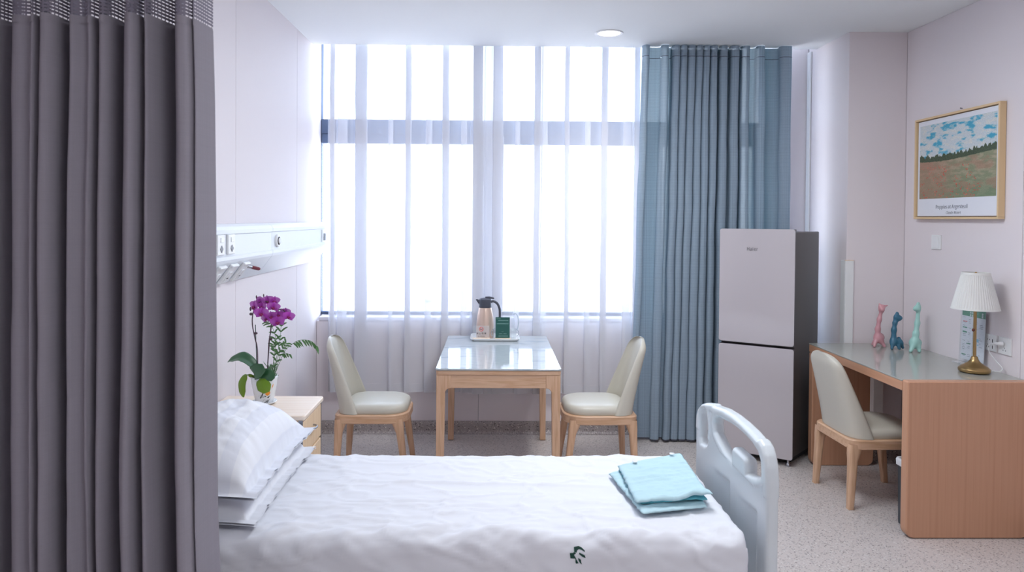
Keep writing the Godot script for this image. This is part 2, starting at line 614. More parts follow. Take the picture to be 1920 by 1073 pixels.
func room() -> void:
	slab("floor", V(XL - 0.2, -0.15, DB - 0.2), V(XR + 0.2, 0, DW + 0.35), m.floor)
	slab("ceiling", V(XL - 0.2, HC, DB - 0.2), V(XR + 0.2, HC + 0.13, 5.062), m.ceiling)
	slab("ceiling_pocket", V(XL - 0.2, 3.04, 4.98), V(XR + 0.2, 3.16, DW + 0.5), m.ceiling)
	var w := slab("wall_left", V(XL - 0.2, 0, DB - 0.2), V(XL - 0.012, 3.0395, DW + 0.35), m.seam)
	panels(w, [DB, -0.85, 0.253, 1.354, 2.456, 3.557, 4.659, DW + 0.3], 0.0, 3.039, XL, true)
	w = slab("wall_right", V(XR + 0.012, 0, DB - 0.2), V(XR + 0.2, 3.0395, DW + 0.35), m.seam)
	panels(w, [DB, -0.3, 0.64, 1.60, 2.58, 3.556, 4.586, DW], 0.0, HC, XR, true)
	slab("wall_back", V(XL - 0.2, 0, DB - 0.2), V(XR + 0.2, HC, DB), m.wall)
	# the wall under and beside the window
	w = slab("wall_window", V(XL, 0, DW + 0.012), V(XR, 0.835, DW + 0.30), m.seam)
	panels(w, [XL, -0.101, 1.10, 2.341], 0.0915, 0.835, DW, false)
	var w2 := slab("wall_beside_window", V(2.09, 0.8355, DW + 0.012), V(XR, 3.0395, DW + 0.30), m.wall_core)
	panels(w2, [2.09, 2.341], 0.8355, 3.039, DW, false)
	# boxed-in column in the right corner
	var p := slab("wall_pillar", V(2.353, 0, 4.598), V(XR, 3.0395, DW), m.seam)
	panels(p, [4.586, DW - 0.001], 0.0, 3.039, 2.341, true)
	var st := ns()
	box(st, V((2.341 + XR) / 2, HC / 2, 4.592), Vector3(XR - 2.3415, HC, 0.012), 0.001)
	obj("panel", st, m.wall, p)
	st = ns()
	box(st, V(2.333, HC / 2, DW - 0.03), Vector3(0.014, HC - 0.002, 0.05), 0.003)
	struct("trim_1", st, m.white)
	# coved terrazzo skirting
	var cove := func(called: String, a: Vector3, b: Vector3, out: Vector3) -> void:
		var s := ns()
		var prof := [Vector2(0.0, 0.0915), Vector2(0.004, 0.0905), Vector2(0.005, 0.088), Vector2(0.005, 0.03), Vector2(0.008, 0.016), Vector2(0.016, 0.006), Vector2(0.03, 0.0012), Vector2(0.034, 0.0006)]
		var right: Vector3 = (b - a).normalized()
		var flip := right.cross(Vector3.DOWN).dot(out) < 0
		grid(s, 1, prof.size() - 1, func(u: float, v: float) -> Vector3:
			var q: Vector2 = prof[roundi(v * (prof.size() - 1))]
			return a.lerp(b, 1.0 - u if flip else u) + out * q.x + Vector3.UP * q.y)
		struct(called, s, m.base)
	cove.call("baseboard_window", V(XL, 0, DW - 0.0005), V(2.341, 0, DW - 0.0005), Vector3(0, 0, 1))
	cove.call("baseboard_pillar", V(2.341, 0, 4.5855), V(XR, 0, 4.5855), Vector3(0, 0, 1))
	cove.call("baseboard_pillar_side", V(2.3405, 0, 4.586), V(2.3405, 0, DW), Vector3(-1, 0, 0))
	cove.call("baseboard_right", V(XR - 0.0005, 0, DB), V(XR - 0.0005, 0, 4.586), Vector3(-1, 0, 0))
	cove.call("baseboard_left", V(XL + 0.0005, 0, DB), V(XL + 0.0005, 0, DW), Vector3(1, 0, 0))

func window() -> void:
	var x0 := XL - 0.009
	var x1 := 2.09
	var y0 := 0.866
	# sill board
	var st := ns()
	box(st, V((XL + x1) / 2 + 0.01, 0.851, DW + 0.135), Vector3(x1 - XL - 0.02, 0.03, 0.29), 0.004)
	struct("trim_sill", st, mat(rgb(214, 208, 214), 0.3))
	var w := Node3D.new()
	w.name = "window_1"
	add_child(w)
	w.set_meta("kind", "structure")
	w.position = V(0, y0, DW + 0.16)
	var bar := func(called: String, a: float, b: float, lo: float, hi: float, dz := 0.0, t := 0.07) -> void:
		var s := ns()
		box(s, Vector3((a + b) / 2, (lo + hi) / 2 - y0, dz), Vector3(b - a, hi - lo, t), 0.004)
		obj(called, s, m.frame, w)
	bar.call("frame", x0, x0 + 0.012, y0, 3.035 - 0.001)
	bar.call("frame", x1 - 0.05, x1 - 0.001, y0, 3.035 - 0.001)
	bar.call("frame", x0 + 0.013, x1 - 0.051, y0, y0 + 0.012)
	bar.call("frame", x0 + 0.013, x1 - 0.051, 3.035 - 0.05, 3.035 - 0.001)
	bar.call("transom", x0 + 0.013, x1 - 0.051, 2.235, 2.345, 0.0, 0.09)
	bar.call("mullion", -0.075, 0.02, y0 + 0.013, 2.234, 0.0, 0.08)
	bar.call("mullion", 1.16, 1.23, y0 + 0.013, 2.234, 0.0, 0.08)
	# sashes of the three lower lights, then the panes
	var xs := [x0 + 0.014, -0.076, 0.021, 1.159, 1.231, x1 - 0.052]
	for k in 3:
		var a: float = xs[2 * k]
		var b: float = xs[2 * k + 1]
		if k > 0: bar.call("sash", a, a + 0.055, y0 + 0.014, 2.233, 0.02, 0.05)
		bar.call("sash", b - 0.055, b, y0 + 0.014, 2.233, 0.02, 0.05)
		bar.call("sash", a + (0.0 if k == 0 else 0.056), b - 0.056, 2.165, 2.233, 0.02, 0.05)
		bar.call("sash", a + (0.0 if k == 0 else 0.056), b - 0.056, y0 + 0.014, y0 + 0.024, 0.02, 0.05)
		var s := ns()
		box(s, Vector3((a + b) / 2 - (0.0285 if k == 0 else 0.0), (y0 + 0.025 + 2.164) / 2 - y0, 0.02), Vector3(b - a - (0.057 if k == 0 else 0.113), 2.164 - y0 - 0.025, 0.006), 0.0005)
		obj("pane", s, m.glass, w)
	var s2 := ns()
	box(s2, Vector3((x0 + x1) / 2, (2.346 + 3.035 - 0.051) / 2 - y0, 0), Vector3(x1 - x0 - 0.104, 3.035 - 0.051 - 2.346, 0.006), 0.0005)
	obj("pane", s2, m.glass, w)
	# a casement handle by the mullion
	s2 = ns()
	box(s2, Vector3(-0.46, 0.105, 0.055), Vector3(0.10, 0.02, 0.016), 0.004)
	box(s2, Vector3(-0.42, 0.075, 0.05), Vector3(0.03, 0.04, 0.02), 0.004)
	obj("handle", s2, m.white_plastic, w)

# a hanging cloth whose plan is the path p (x, depth); f bends it with height
func hang(st: SurfaceTool, path: Array, y0: float, y1: float, rows: int, f: Callable) -> void:
	var n := path.size() - 1
	grid(st, n, rows, func(u: float, v: float) -> Vector3:
		var p: Vector2 = path[roundi(u * n)]
		var y := lerpf(y0, y1, v)
		var q: Vector2 = f.call(p, y, v, u)
		return V(q.x, y, q.y))

func sheer_path(x0: float, x1: float, folds: Array, d: float) -> Array:
	var c := [Vector2(x0, d)]
	for k in folds.size():
		var a: float = folds[k][0] - 0.006
		var b: float = folds[k][1] + 0.006
		c.append(Vector2(a - 0.012, d + 0.006))
		c.append(Vector2((a + b) / 2, d + 0.007))
		c.append(Vector2(b, d + 0.002))
		c.append(Vector2((a + b) / 2, d - 0.005))
		c.append(Vector2(a, d - 0.012))
		if k % 2 == 0:
			c.append(Vector2(b - 0.001, d - 0.0145))
			c.append(Vector2((a + b) / 2, d - 0.0165))
			c.append(Vector2(a + 0.001, d - 0.0185))
		c.append(Vector2((a + b) / 2, d - 0.021))
		c.append(Vector2(b + 0.015, d - 0.014))
	c.append(Vector2(x1, d))
	return spline(c, 5)

func curtains() -> void:
	var nz := FastNoiseLite.new()
	nz.seed = 4
	nz.frequency = 1.0
	var d := 5.118
	# fold strips in metres along the window, taken at mid height
	var left := [[-1.19, -1.165], [-1.13, -1.075], [-1.005, -0.93], [-0.765, -0.745], [-0.64, -0.605], [-0.49, -0.455], [-0.37, -0.335], [-0.235, -0.20]]
	var right := [[-0.145, -0.085], [-0.06, -0.02], [0.0, 0.06], [0.16, 0.185], [0.30, 0.335], [0.355, 0.39], [0.52, 0.545], [0.67, 0.70], [0.79, 0.83], [0.95, 1.0], [1.03, 1.06]]
	var n := 0
	for part in [[left, -1.212, -0.10], [right, -0.17, 1.085]]:
		var path := sheer_path(part[1], part[2], part[0], d + (0.010 if n == 0 else -0.022))
		var bend := func(p: Vector2, y: float, v: float, _u: float) -> Vector2:
			var k := 1.0 - v
			var x: float = p.x + 0.022 * k * nz.get_noise_2d(p.x * 3.0, 7.0 + n) + 0.006 * nz.get_noise_2d(p.x * 4.0, y * 1.2)
			return Vector2(x, p.y + 0.004 * nz.get_noise_2d(p.x * 9.0, y * 0.8) - (0.006 * k if y < 0.8 else 0.0))
		var t := thing("sheer_curtain", ["sheer white voile curtain over the left half of the window, ending by the headwall", "sheer white voile curtain over the right half of the window, beside the blue-grey drape"][n], "sheer curtain", V((part[1] + part[2]) / 2, 0.335, d), 0.0, "sheer window curtains")
		var st := ns()
		var o := t.position
		hang(st, path, 0.385, HC + 0.12, 16, bend)
		obj("voile", st, m.sheer, t).position = -o
		for s in 2:
			st = ns()
			hang(st, path, 0.322, 0.3845, 2, func(p: Vector2, y: float, v: float, u: float) -> Vector2:
				var q: Vector2 = bend.call(p, y, 0.0, u)
				return Vector2(q.x, q.y + 0.0012 * (s - 0.5)))
			obj("hem", st, m.sheer, t).position = -o
		n += 1
	# blue-grey lined drape drawn to the right
	var ridges := [[1.085, 0.040], [1.220, 0.052], [1.300, 0.052], [1.355, 0.048], [1.410, 0.050], [1.464, 0.048], [1.516, 0.046], [1.571, 0.048], [1.640, 0.052], [1.718, 0.056], [1.792, 0.056], [1.905, 0.058], [2.085, 0.080]]
	var c := [Vector2(1.056, 4.99)]
	for q in ridges:
		var x: float = q[0]
		var w: float = q[1]
		if q[0] > 1.1:
			c.append(Vector2(x - w * 0.50, 5.036))
			c.append(Vector2(x - w * 0.53, 4.99))
		c.append(Vector2(x - w * 0.46, 4.966))
		c.append(Vector2(x - w * 0.22, 4.955))
		c.append(Vector2(x + w * 0.22, 4.955))
		c.append(Vector2(x + w * 0.46, 4.966))
		if q[0] < 2.0:
			c.append(Vector2(x + w * 0.53, 4.99))
			c.append(Vector2(x + w * 0.50, 5.036))
	c.append(Vector2(2.130, 5.0))
	var bp := spline(c, 3)
	var wave := func(p: Vector2, y: float, v: float, _u: float) -> Vector2:
		var k := 1.0 - v
		var x: float = p.x - 0.065 * k * clampf((1.7 - p.x) / 0.6, -0.2, 1.0) + 0.018 * k * nz.get_noise_2d(p.x * 5.0, 2.0) + 0.008 * nz.get_noise_2d(p.x * 6.0, y * 1.5)
		var amp := 1.0 - 0.45 * k * smoothstep(0.0, 1.0, nz.get_noise_2d(p.x * 4.0, 9.0) + 0.5)
		return Vector2(x, 5.0 + (p.y - 5.0) * amp + 0.012 * k * nz.get_noise_2d(p.x * 2.6, 5.0))
	var t2 := thing("window_drape", "heavy blue-grey drape gathered behind the fridge, hanging from ceiling to floor", "curtain", V(1.6, 0.02, 5.0))
	var s3 := ns()
	hang(s3, bp, 0.022, HC - 0.083, 18, wave)
	obj("cloth", s3, m.blue_cloth, t2).position = -t2.position
	# the gathered part hangs in two layers
	s3 = ns()
	var lp := []
	for k in 60:
		lp.append(Vector2(lerpf(1.275, 1.80, k / 59.0), 5.056 + 0.006 * sin(k * 0.9)))
	hang(s3, lp, 0.03, HC - 0.01, 10, func(p: Vector2, y: float, v: float, _u: float) -> Vector2:
		return Vector2(p.x - 0.06 * (1.0 - v) * clampf((1.7 - p.x) / 0.6, -0.1, 1.0), p.y))
	obj("lining", s3, m.lining, t2).position = -t2.position
	s3 = ns()
	hang(s3, bp, HC - 0.082, HC - 0.004, 2, func(p: Vector2, y: float, v: float, u: float) -> Vector2: return wave.call(p, y, 0.97 + 0.03 * v, u))
	obj("heading_band", s3, m.blue_cloth, t2).position = -t2.position
	s3 = ns()
	hang(s3, bp, HC - 0.0845, HC - 0.0805, 1, func(p: Vector2, _y: float, _v: float, u: float) -> Vector2:
		var q: Vector2 = wave.call(p, HC - 0.0825, 0.97, u)
		return Vector2(q.x, q.y - 0.0012))
	obj("heading_seam", s3, m.charcoal, t2).position = -t2.position
	s3 = ns()
	hang(s3, bp, 0.012, 0.0215, 1, func(p: Vector2, y: float, v: float, u: float) -> Vector2: return wave.call(p, y, 0.0, u))
	obj("hem", s3, m.charcoal, t2).position = -t2.position
	# slim white tracks on the ceiling
	var s4 := ns()
	box(s4, V(0.0, 3.0355, 5.112), Vector3(2.5, 0.007, 0.02), 0.001)
	struct("trim_curtain_track", s4, m.white)

func privacy_curtain() -> void:
	# plan of the folds at 1.75 m: (x, how far it comes forward)
	var c := []
	var z := func(x: float, f: float) -> void: c.append(Vector2(x, 1.79 - f))
	for q in [[-1.294, 0.02], [-1.285, 0.06], [-1.262, 0.07], [-1.236, 0.066], [-1.226, 0.02], [-1.214, -0.012], [-1.192, 0.005], [-1.181, 0.05], [-1.16, 0.058], [-1.135, 0.05], [-1.119, 0.064], [-1.11, 0.02], [-1.105, 0.055], [-1.09, 0.074], [-1.07, 0.06],
			[-1.066, 0.0], [-1.05, -0.03], [-1.044, 0.03], [-1.03, 0.065], [-1.005, 0.05], [-0.985, 0.058], [-0.976, 0.0], [-0.97, 0.045], [-0.955, 0.062], [-0.936, 0.04], [-0.931, -0.022], [-0.915, -0.034], [-0.906, 0.03], [-0.89, 0.07], [-0.862, 0.082], [-0.846, 0.03], [-0.84, 0.06],
			[-0.826, 0.078], [-0.816, 0.055], [-0.80, 0.005], [-0.786, -0.03], [-0.778, -0.01], [-0.765, 0.04], [-0.745, 0.066], [-0.726, 0.06], [-0.716, 0.035], [-0.711, 0.045], [-0.706, 0.01], [-0.702, -0.03]]:
		z.call(q[0], q[1])
	var path := spline(c, 5)
	var nz := FastNoiseLite.new()
	nz.seed = 8
	nz.frequency = 1.0
	var bend := func(p: Vector2, y: float, _v: float, _u: float) -> Vector2:
		var k := clampf((2.08 - y) / 1.8, 0.0, 1.2)
		return Vector2(p.x + (0.024 * k - 0.030) * smoothstep(-0.95, -0.70, p.x) + 0.022 * k * nz.get_noise_2d(p.x * 4.0, y * 0.5), 1.77 + (p.y - 1.77) * (1.3 + 0.5 * k) + 0.01 * nz.get_noise_2d(p.x * 5.0, y * 0.8 + 4.0))
	var t := thing("privacy_curtain", "grey-mauve pleated privacy curtain with a net top, hanging nearest the camera", "curtain", V(-1.0, 0.22, 1.79))
	var st := ns()
	hang(st, path, 0.22, 2.085, 40, bend)
	obj("cloth", st, m.privacy, t).position = -t.position
	st = ns()
	hang(st, path, 2.072, 2.09, 1, func(p: Vector2, y: float, v: float, u: float) -> Vector2:
		var q: Vector2 = bend.call(p, y, v, u)
		return Vector2(q.x, q.y - 0.002))
	obj("seam", st, m.privacy, t).position = -t.position
	# the net: woven bands and cords
	st = ns()
	var y := 2.094
	while y < HC - 0.05:
		hang(st, path, y, y + 0.0060, 1, bend)
		y += 0.0085
	var n := path.size() - 1
	var k := 0.0
	var last: Vector2 = path[0]
	for i in n:
		k += path[i + 1].distance_to(last)
		last = path[i + 1]
		if k > 0.008:
			k = 0.0
			var a: Vector2 = bend.call(path[i], 2.1, 0, 0)
			var b: Vector2 = bend.call(path[i + 1], 2.1, 0, 0)
			var w := (b - a).normalized() * 0.0019
			st.set_smooth_group(0)
			for r in 4:
				var ya := 2.09 + r * (HC - 0.045 - 2.09) / 4
				var yb := 2.09 + (r + 1) * (HC - 0.045 - 2.09) / 4
				var p0: Vector2 = bend.call(path[i], ya, 0, 0)
				var p1: Vector2 = bend.call(path[i], yb, 0, 0)
				quad(st, V(p0.x - w.x, ya, p0.y - w.y), V(p0.x + w.x, ya, p0.y + w.y), V(p1.x + w.x, yb, p1.y + w.y), V(p1.x - w.x, yb, p1.y - w.y))
	var o := obj("net_heading", st, m.net, t)
	o.position = -t.position
	o.set_meta("kind", "stuff")
	st = ns()
	box(st, V(-1.0, HC - 0.024, 1.77), Vector3(0.60, 0.045, 0.02), 0.003)
	struct("trim_privacy_track", st, m.white)

# ------------------------------------------------------------------ bed
const BX0 := -1.24
const BX1 := 0.862
const BD0 := 2.245
const BD1 := 3.075
const BY := 0.566

var cover_noise := FastNoiseLite.new()

# the coverlet's surface: x along the bed, s the way across it from the far hem (0) to the near hem (1)
func cover_at(x: float, s: float) -> Vector3:
	var r := 0.065
	var hang_far := 0.20
	var hang_near := 0.30
	var e := clampf((x - (BX1 - 0.06)) / 0.06, 0.0, 1.0)
	var t := 0.06 * (1.0 - sqrt(maxf(0.0, 1.0 - e * e)))
	var arc := r * PI / 2
	var flat := BD1 - BD0 - 2 * r
	var total := hang_far + hang_near + 2 * arc + flat
	var l := s * total
	var p := Vector2.ZERO     # depth, height
	var n := Vector2.ZERO
	if l < hang_far:
		p = Vector2(BD1, BY - r - (hang_far - l)); n = Vector2(1, 0)
	elif l < hang_far + arc:
		var a := (l - hang_far) / r
		n = Vector2(cos(a), sin(a)); p = Vector2(BD1 - r, BY - r) + n * r
	elif l < hang_far + arc + flat:
		p = Vector2(BD1 - r - (l - hang_far - arc), BY); n = Vector2(0, 1)
	elif l < hang_far + 2 * arc + flat:
		var a2 := PI / 2 + (l - hang_far - arc - flat) / r
		n = Vector2(cos(a2), sin(a2)); p = Vector2(BD0 + r, BY - r) + n * r
	else:
		p = Vector2(BD0, BY - r - (l - hang_far - 2 * arc - flat)); n = Vector2(-1, 0)
	# softly round plan at the foot corners
	if e > 0.0:
		p.x = lerpf(p.x, (BD0 + BD1) / 2, t / 0.5)
		p.y -= t * (0.8 if n.y > 0.5 else 0.3)
	var g := cover_noise
	var w := 0.0
	var near := smoothstep(hang_far + arc + flat - 0.12, hang_far + 2 * arc + flat, l)
	var warp := 0.4 * g.get_noise_2d(x * 1.6, l * 2.4)
	var c1 := maxf(0.0, 1.0 - 4.5 * absf(g.get_noise_2d(x * 0.9 + warp, l * 4.2)))
	var c2 := maxf(0.0, 1.0 - 5.0 * absf(g.get_noise_2d(x * 2.4 - l * 2.2 + 11.0, l * 3.4 + x * 1.0 + warp)))
	w += (0.0062 * c1 * c1 + 0.0058 * c2 * c2) * (1.0 - 0.5 * near)
	w += 0.0022 * g.get_noise_2d(x * 2.5, l * 9.0) * (1.0 - 0.6 * near)
	w += near * 0.013 * g.get_noise_2d(x * 2.6 + l * 2.0, l * 2.6 + 20.0)
	w += 0.004 * g.get_noise_2d(x * 1.6 + l * 2.6, l * 4.0 - x * 2.0 + 60.0)
	var edge := exp(-pow((l - (hang_far + 1.15 * arc + flat)) / 0.06, 2.0))
	w += edge * 0.020 * g.get_noise_2d(x * 5.0 + l * 4.0, l * 6.0 + 40.0)
	w += near * 0.006 * maxf(0.0, 1.0 - 4.0 * absf(g.get_noise_2d(x * 3.2 - l * 5.0 + 33.0, l * 2.0)))
	w += 0.010 * exp(-pow((l - hang_far - arc - flat * 0.42 - 0.05 * (x + 0.2)) / 0.010, 2.0)) * smoothstep(-0.75, -0.2, x) * (1.0 - smoothstep(0.3, 0.55, x)) * 0.6
	var q := p + n * w
	return V(x - 0.3 * t, q.y, q.x)

func bed() -> void:
	cover_noise.seed = 15
	cover_noise.frequency = 1.0
	cover_noise.fractal_octaves = 3
	var t := thing("hospital_bed", "hospital bed with a pale blue-grey moulded plastic footboard, standing out from the left wall", "bed", V(-0.15, 0, 2.66))
	var o := t.position
	var add := func(called: String, st: SurfaceTool, mt: Material) -> void:
		obj(called, st, mt, t).position = -o
	var st := ns()
	box(st, V(-0.21, 0.33, 2.66), Vector3(2.04, 0.06, 0.70), 0.01)
	for x in [-1.0, 0.6]:
		box(st, V(x, 0.22, 2.66), Vector3(0.10, 0.16, 0.60), 0.01)
	add.call("frame", st, m.bed_metal)
	for x in [-1.05, 0.68]:
		for d in [2.38, 2.94]:
			st = ns()
			tube(st, [V(x, 0.0605, d - 0.018), V(x, 0.0605, d + 0.018)], 0.06, 18)
			tube(st, [V(x, 0.06, d - 0.026), V(x, 0.06, d - 0.019)], 0.02, 10)
			box(st, V(x, 0.15, d), Vector3(0.05, 0.03, 0.06), 0.006)
			box(st, V(x, 0.21, d), Vector3(0.05, 0.12, 0.05), 0.004)
			add.call("caster", st, m.dark)
	st = ns()
	box(st, V(-0.21, 0.43, 2.66), Vector3(2.02, 0.13, 0.74), 0.03)
	add.call("mattress", st, m.linen)
	# footboard by its outline in (depth, height)
	var outer := PackedVector2Array([Vector2(2.25, 0.30), Vector2(3.058, 0.30), Vector2(3.056, 0.69), Vector2(3.048, 0.745), Vector2(3.025, 0.782), Vector2(2.985, 0.808), Vector2(2.93, 0.828), Vector2(2.834, 0.850), Vector2(2.825, 0.846), Vector2(2.70, 0.866), Vector2(2.60, 0.872), Vector2(2.50, 0.872), Vector2(2.42, 0.868), Vector2(2.345, 0.858), Vector2(2.335, 0.864), Vector2(2.30, 0.852), Vector2(2.275, 0.828), Vector2(2.258, 0.79), Vector2(2.25, 0.74)])
	var cut := PackedVector2Array([Vector2(2.308, 0.747), Vector2(2.345, 0.728), Vector2(2.40, 0.713), Vector2(2.495, 0.696), Vector2(2.582, 0.692), Vector2(2.676, 0.707), Vector2(2.75, 0.729), Vector2(2.79, 0.746), Vector2(2.802, 0.775), Vector2(2.792, 0.803), Vector2(2.755, 0.816), Vector2(2.699, 0.822), Vector2(2.62, 0.832), Vector2(2.534, 0.836), Vector2(2.45, 0.834), Vector2(2.386, 0.828), Vector2(2.335, 0.815), Vector2(2.312, 0.793)])
	var cut2 := PackedVector2Array([Vector2(2.895, 0.665), Vector2(2.93, 0.648), Vector2(2.985, 0.640), Vector2(3.0, 0.66), Vector2(3.004, 0.76), Vector2(2.99, 0.782), Vector2(2.93, 0.800), Vector2(2.90, 0.795), Vector2(2.882, 0.74)])
	var cell := 0.0055
	var lo2 := Vector2(2.235, 0.285)
	var nx := int(0.84 / cell) + 1
	var ny := int(0.61 / cell) + 1
	var f2 := PackedFloat32Array()
	for j in ny:
		for i in nx:
			var q := lo2 + Vector2(i, j) * cell
			var dd := poly_sdf(q, outer)
			if q.y > 0.6:
				dd = maxf(dd, -minf(poly_sdf(q, cut), poly_sdf(q, cut2)))
				var tb := (q - Vector2(2.515, 0.71)).abs() - Vector2(0.052, 0.024)
				dd = minf(dd, Vector2(maxf(tb.x, 0), maxf(tb.y, 0)).length() - 0.024)
			f2.append(dd)
	st = ns()
	var rec := func(d: float, y: float) -> float:
		var k := 0.0
		for a in [2.60, 2.33]:
			var u = (d - a) / 0.20 - (0.62 - y) * 0.12
			if u > 0.0 and u < 1.0 and y < 0.622 - 0.02 * u:
				k = maxf(k, 0.010 * smoothstep(0.0, 0.12, u) * (1.0 - u) * smoothstep(0.0, 0.02, 0.622 - 0.02 * u - y))
		return k
	nets(st, Vector3(-0.033, lo2.y, lo2.x), Vector3(0.0335, lo2.y + (ny - 1) * cell, lo2.x + (nx - 2) * cell), cell, func(p: Vector3) -> float:
		var i := clampi(roundi((p.z - lo2.x) / cell), 0, nx - 1)
		var j := clampi(roundi((p.y - lo2.y) / cell), 0, ny - 1)
		var sd := f2[j * nx + i]
		var th := 0.021
		if p.y > 0.69 and sd > -0.03: th = 0.024
		if p.x < 0: th -= rec.call(p.z, p.y)
		var r := 0.017
		var a := Vector2(sd + r, absf(p.x) - th + r)
		return Vector2(maxf(a.x, 0), maxf(a.y, 0)).length() - r + minf(maxf(a.x, a.y), 0.0))
	var fb := obj("footboard", st, m.bed_plastic, t)
	# the outline was laid out with depth along +z: turn it round to face the head of the bed
	fb.transform = Transform3D(Basis(Vector3(1, 0, 0), Vector3(0, 1, 0), Vector3(0, 0, -1)), Vector3(0.921, 0, 0) - o)
	st = ns()
	prism(st, rrect(0.80, 0.62, [0.02, 0.12, 0.12, 0.02], 6), V(-1.272, 0.56, 2.66), Vector3(0, 0, -1), Vector3.UP, Vector3(-1, 0, 0), 0.03, 0.006)
	add.call("headboard", st, m.bed_plastic)
	# coverlet
	var cv := thing("bed_cover", "smooth white cotton coverlet with a green emblem, spread over the bed", "bed cover", V(-0.15, 0.1, 2.66))
	st = ns()
	grid(st, 230, 150, func(u: float, v: float) -> Vector3:
		var x := BX0 + (BX1 - BX0) * (1.0 - pow(1.0 - u, 1.35))
		return cover_at(x, 1.0 - v), Vector2(9, 6))
	st.set_smooth_group(0)
	for j in 60:      # the foot end hangs down behind the footboard's top
		var a := cover_at(BX1, 0.18 + 0.55 * j / 60.0)
		var b := cover_at(BX1, 0.18 + 0.55 * (j + 1) / 60.0)
		quad(st, Vector3(a.x, 0.27, a.z), Vector3(b.x, 0.27, b.z), b, a)
	obj("coverlet", st, m.linen, cv).position = -cv.position
	# the printed emblem: leaf-like strokes, drawn on the hanging side
	var em := ns()
	for poly in [[[595, 305], [760, 285], [880, 330], [975, 400], [970, 435], [850, 385], [770, 375], [710, 405], [680, 465], [600, 440]],
			[[440, 465], [560, 465], [600, 440], [660, 480], [590, 530], [635, 600], [640, 650], [465, 645]],
			[[640, 600], [680, 690], [750, 810], [660, 825], [640, 760]],
			[[785, 455], [860, 490], [975, 550], [1000, 640], [880, 590], [760, 495]],
			[[735, 625], [835, 690], [840, 770], [880, 870], [800, 800], [745, 700]]]:
		var pts := PackedVector2Array()
		for q in poly:
			pts.append(Vector2(0.256 + (q[0] - 440) * 0.0000920, 0.534 - (q[1] - 290) * 0.0000950))
		var tr := Geometry2D.triangulate_polygon(pts)
		for i in range(0, tr.size(), 3):
			var tri_list := [[pts[tr[i]], pts[tr[i + 1]], pts[tr[i + 2]]]]
			for level in 3:
				var nxt := []
				for q in tri_list:
					var ab: Vector2 = (q[0] + q[1]) / 2
					var bc: Vector2 = (q[1] + q[2]) / 2
					var ca: Vector2 = (q[2] + q[0]) / 2
					nxt.append_array([[q[0], ab, ca], [ab, q[1], bc], [ca, bc, q[2]], [ab, bc, ca]])
				tri_list = nxt
			for tq in tri_list:
				var v3 := []
				for k in 3:
					var q: Vector2 = tq[k]
					var lo := 0.6
					var hi := 1.0
					for it in 20:
						var mid := (lo + hi) / 2
						if cover_at(q.x, mid).y > q.y: lo = mid
						else: hi = mid
					v3.append(cover_at(q.x, lo) + Vector3(0, 0.0004, 0.0018))
				out_tri(em, v3[0], v3[1], v3[2], v3[0] - Vector3(0, 0, 1))
	obj("emblem", em, m.emblem, cv).position = -cv.position
	# pillows
	for k in 2:
		var low := k == 0
		var pw := thing("pillow", ["plump white pillow lying directly on the bed, underneath the other pillow", "upper white striped pillow, lying on top of the other pillow"][k], "pillow", V(-1.015, 0.592 if low else 0.722, 2.665), 0.0, "pillows at the head of the bed")
		var pn := FastNoiseLite.new()
		pn.seed = 30 + k
		pn.frequency = 1.0
		pn.fractal_octaves = 3
		var s5 := ns()
		for side in [1, -1]:
			grid(s5, 64, 84, func(u: float, v: float) -> Vector3:
				var a = (u * 2 - 1) * side
				var b := v * 2 - 1
				var fx := clampf(absf(a) / 0.84, 0, 1)
				var fz := clampf(absf(b) / 0.92, 0, 1)
				var bul: float = pow(maxf(0.0, (1.0 - pow(fx, 2.4)) * (1.0 - pow(fz, 4.0 if low else 2.6))), 0.36 if low else 0.5)
				var x = 0.245 * a * (1.0 - 0.05 * (1.0 - b * b)) 
				var z = 0.395 * b * (1.0 - 0.06 * (1.0 - a * a))
				var top: float = (0.110 if low else 0.146) if side > 0 else (0.0 if low else -0.008)
				var wr: float = 0.024 * pn.get_noise_2d(x * 4.0 + z * 3.0, z * 3.0 - x * 3.0 + side * 5.0) * (0.25 + bul) + 0.0035 * pn.get_noise_2d(x * 26.0, z * 20.0)
				var edge := 0.009 * pn.get_noise_2d(b * 5.0, 3.0) * (1.0 - bul)
				if side < 0: wr *= 0.3
				var sag := 0.0 if low else -0.042 * (1.0 - bul)
				return Vector3(x, side * (top * bul + 0.004 * (1.0 - bul)) + wr * bul + edge + sag, z), Vector2(5, 1), 0)
		obj("case", s5, m.linen if low else m.linen_stripe, pw)
	folded_gown()

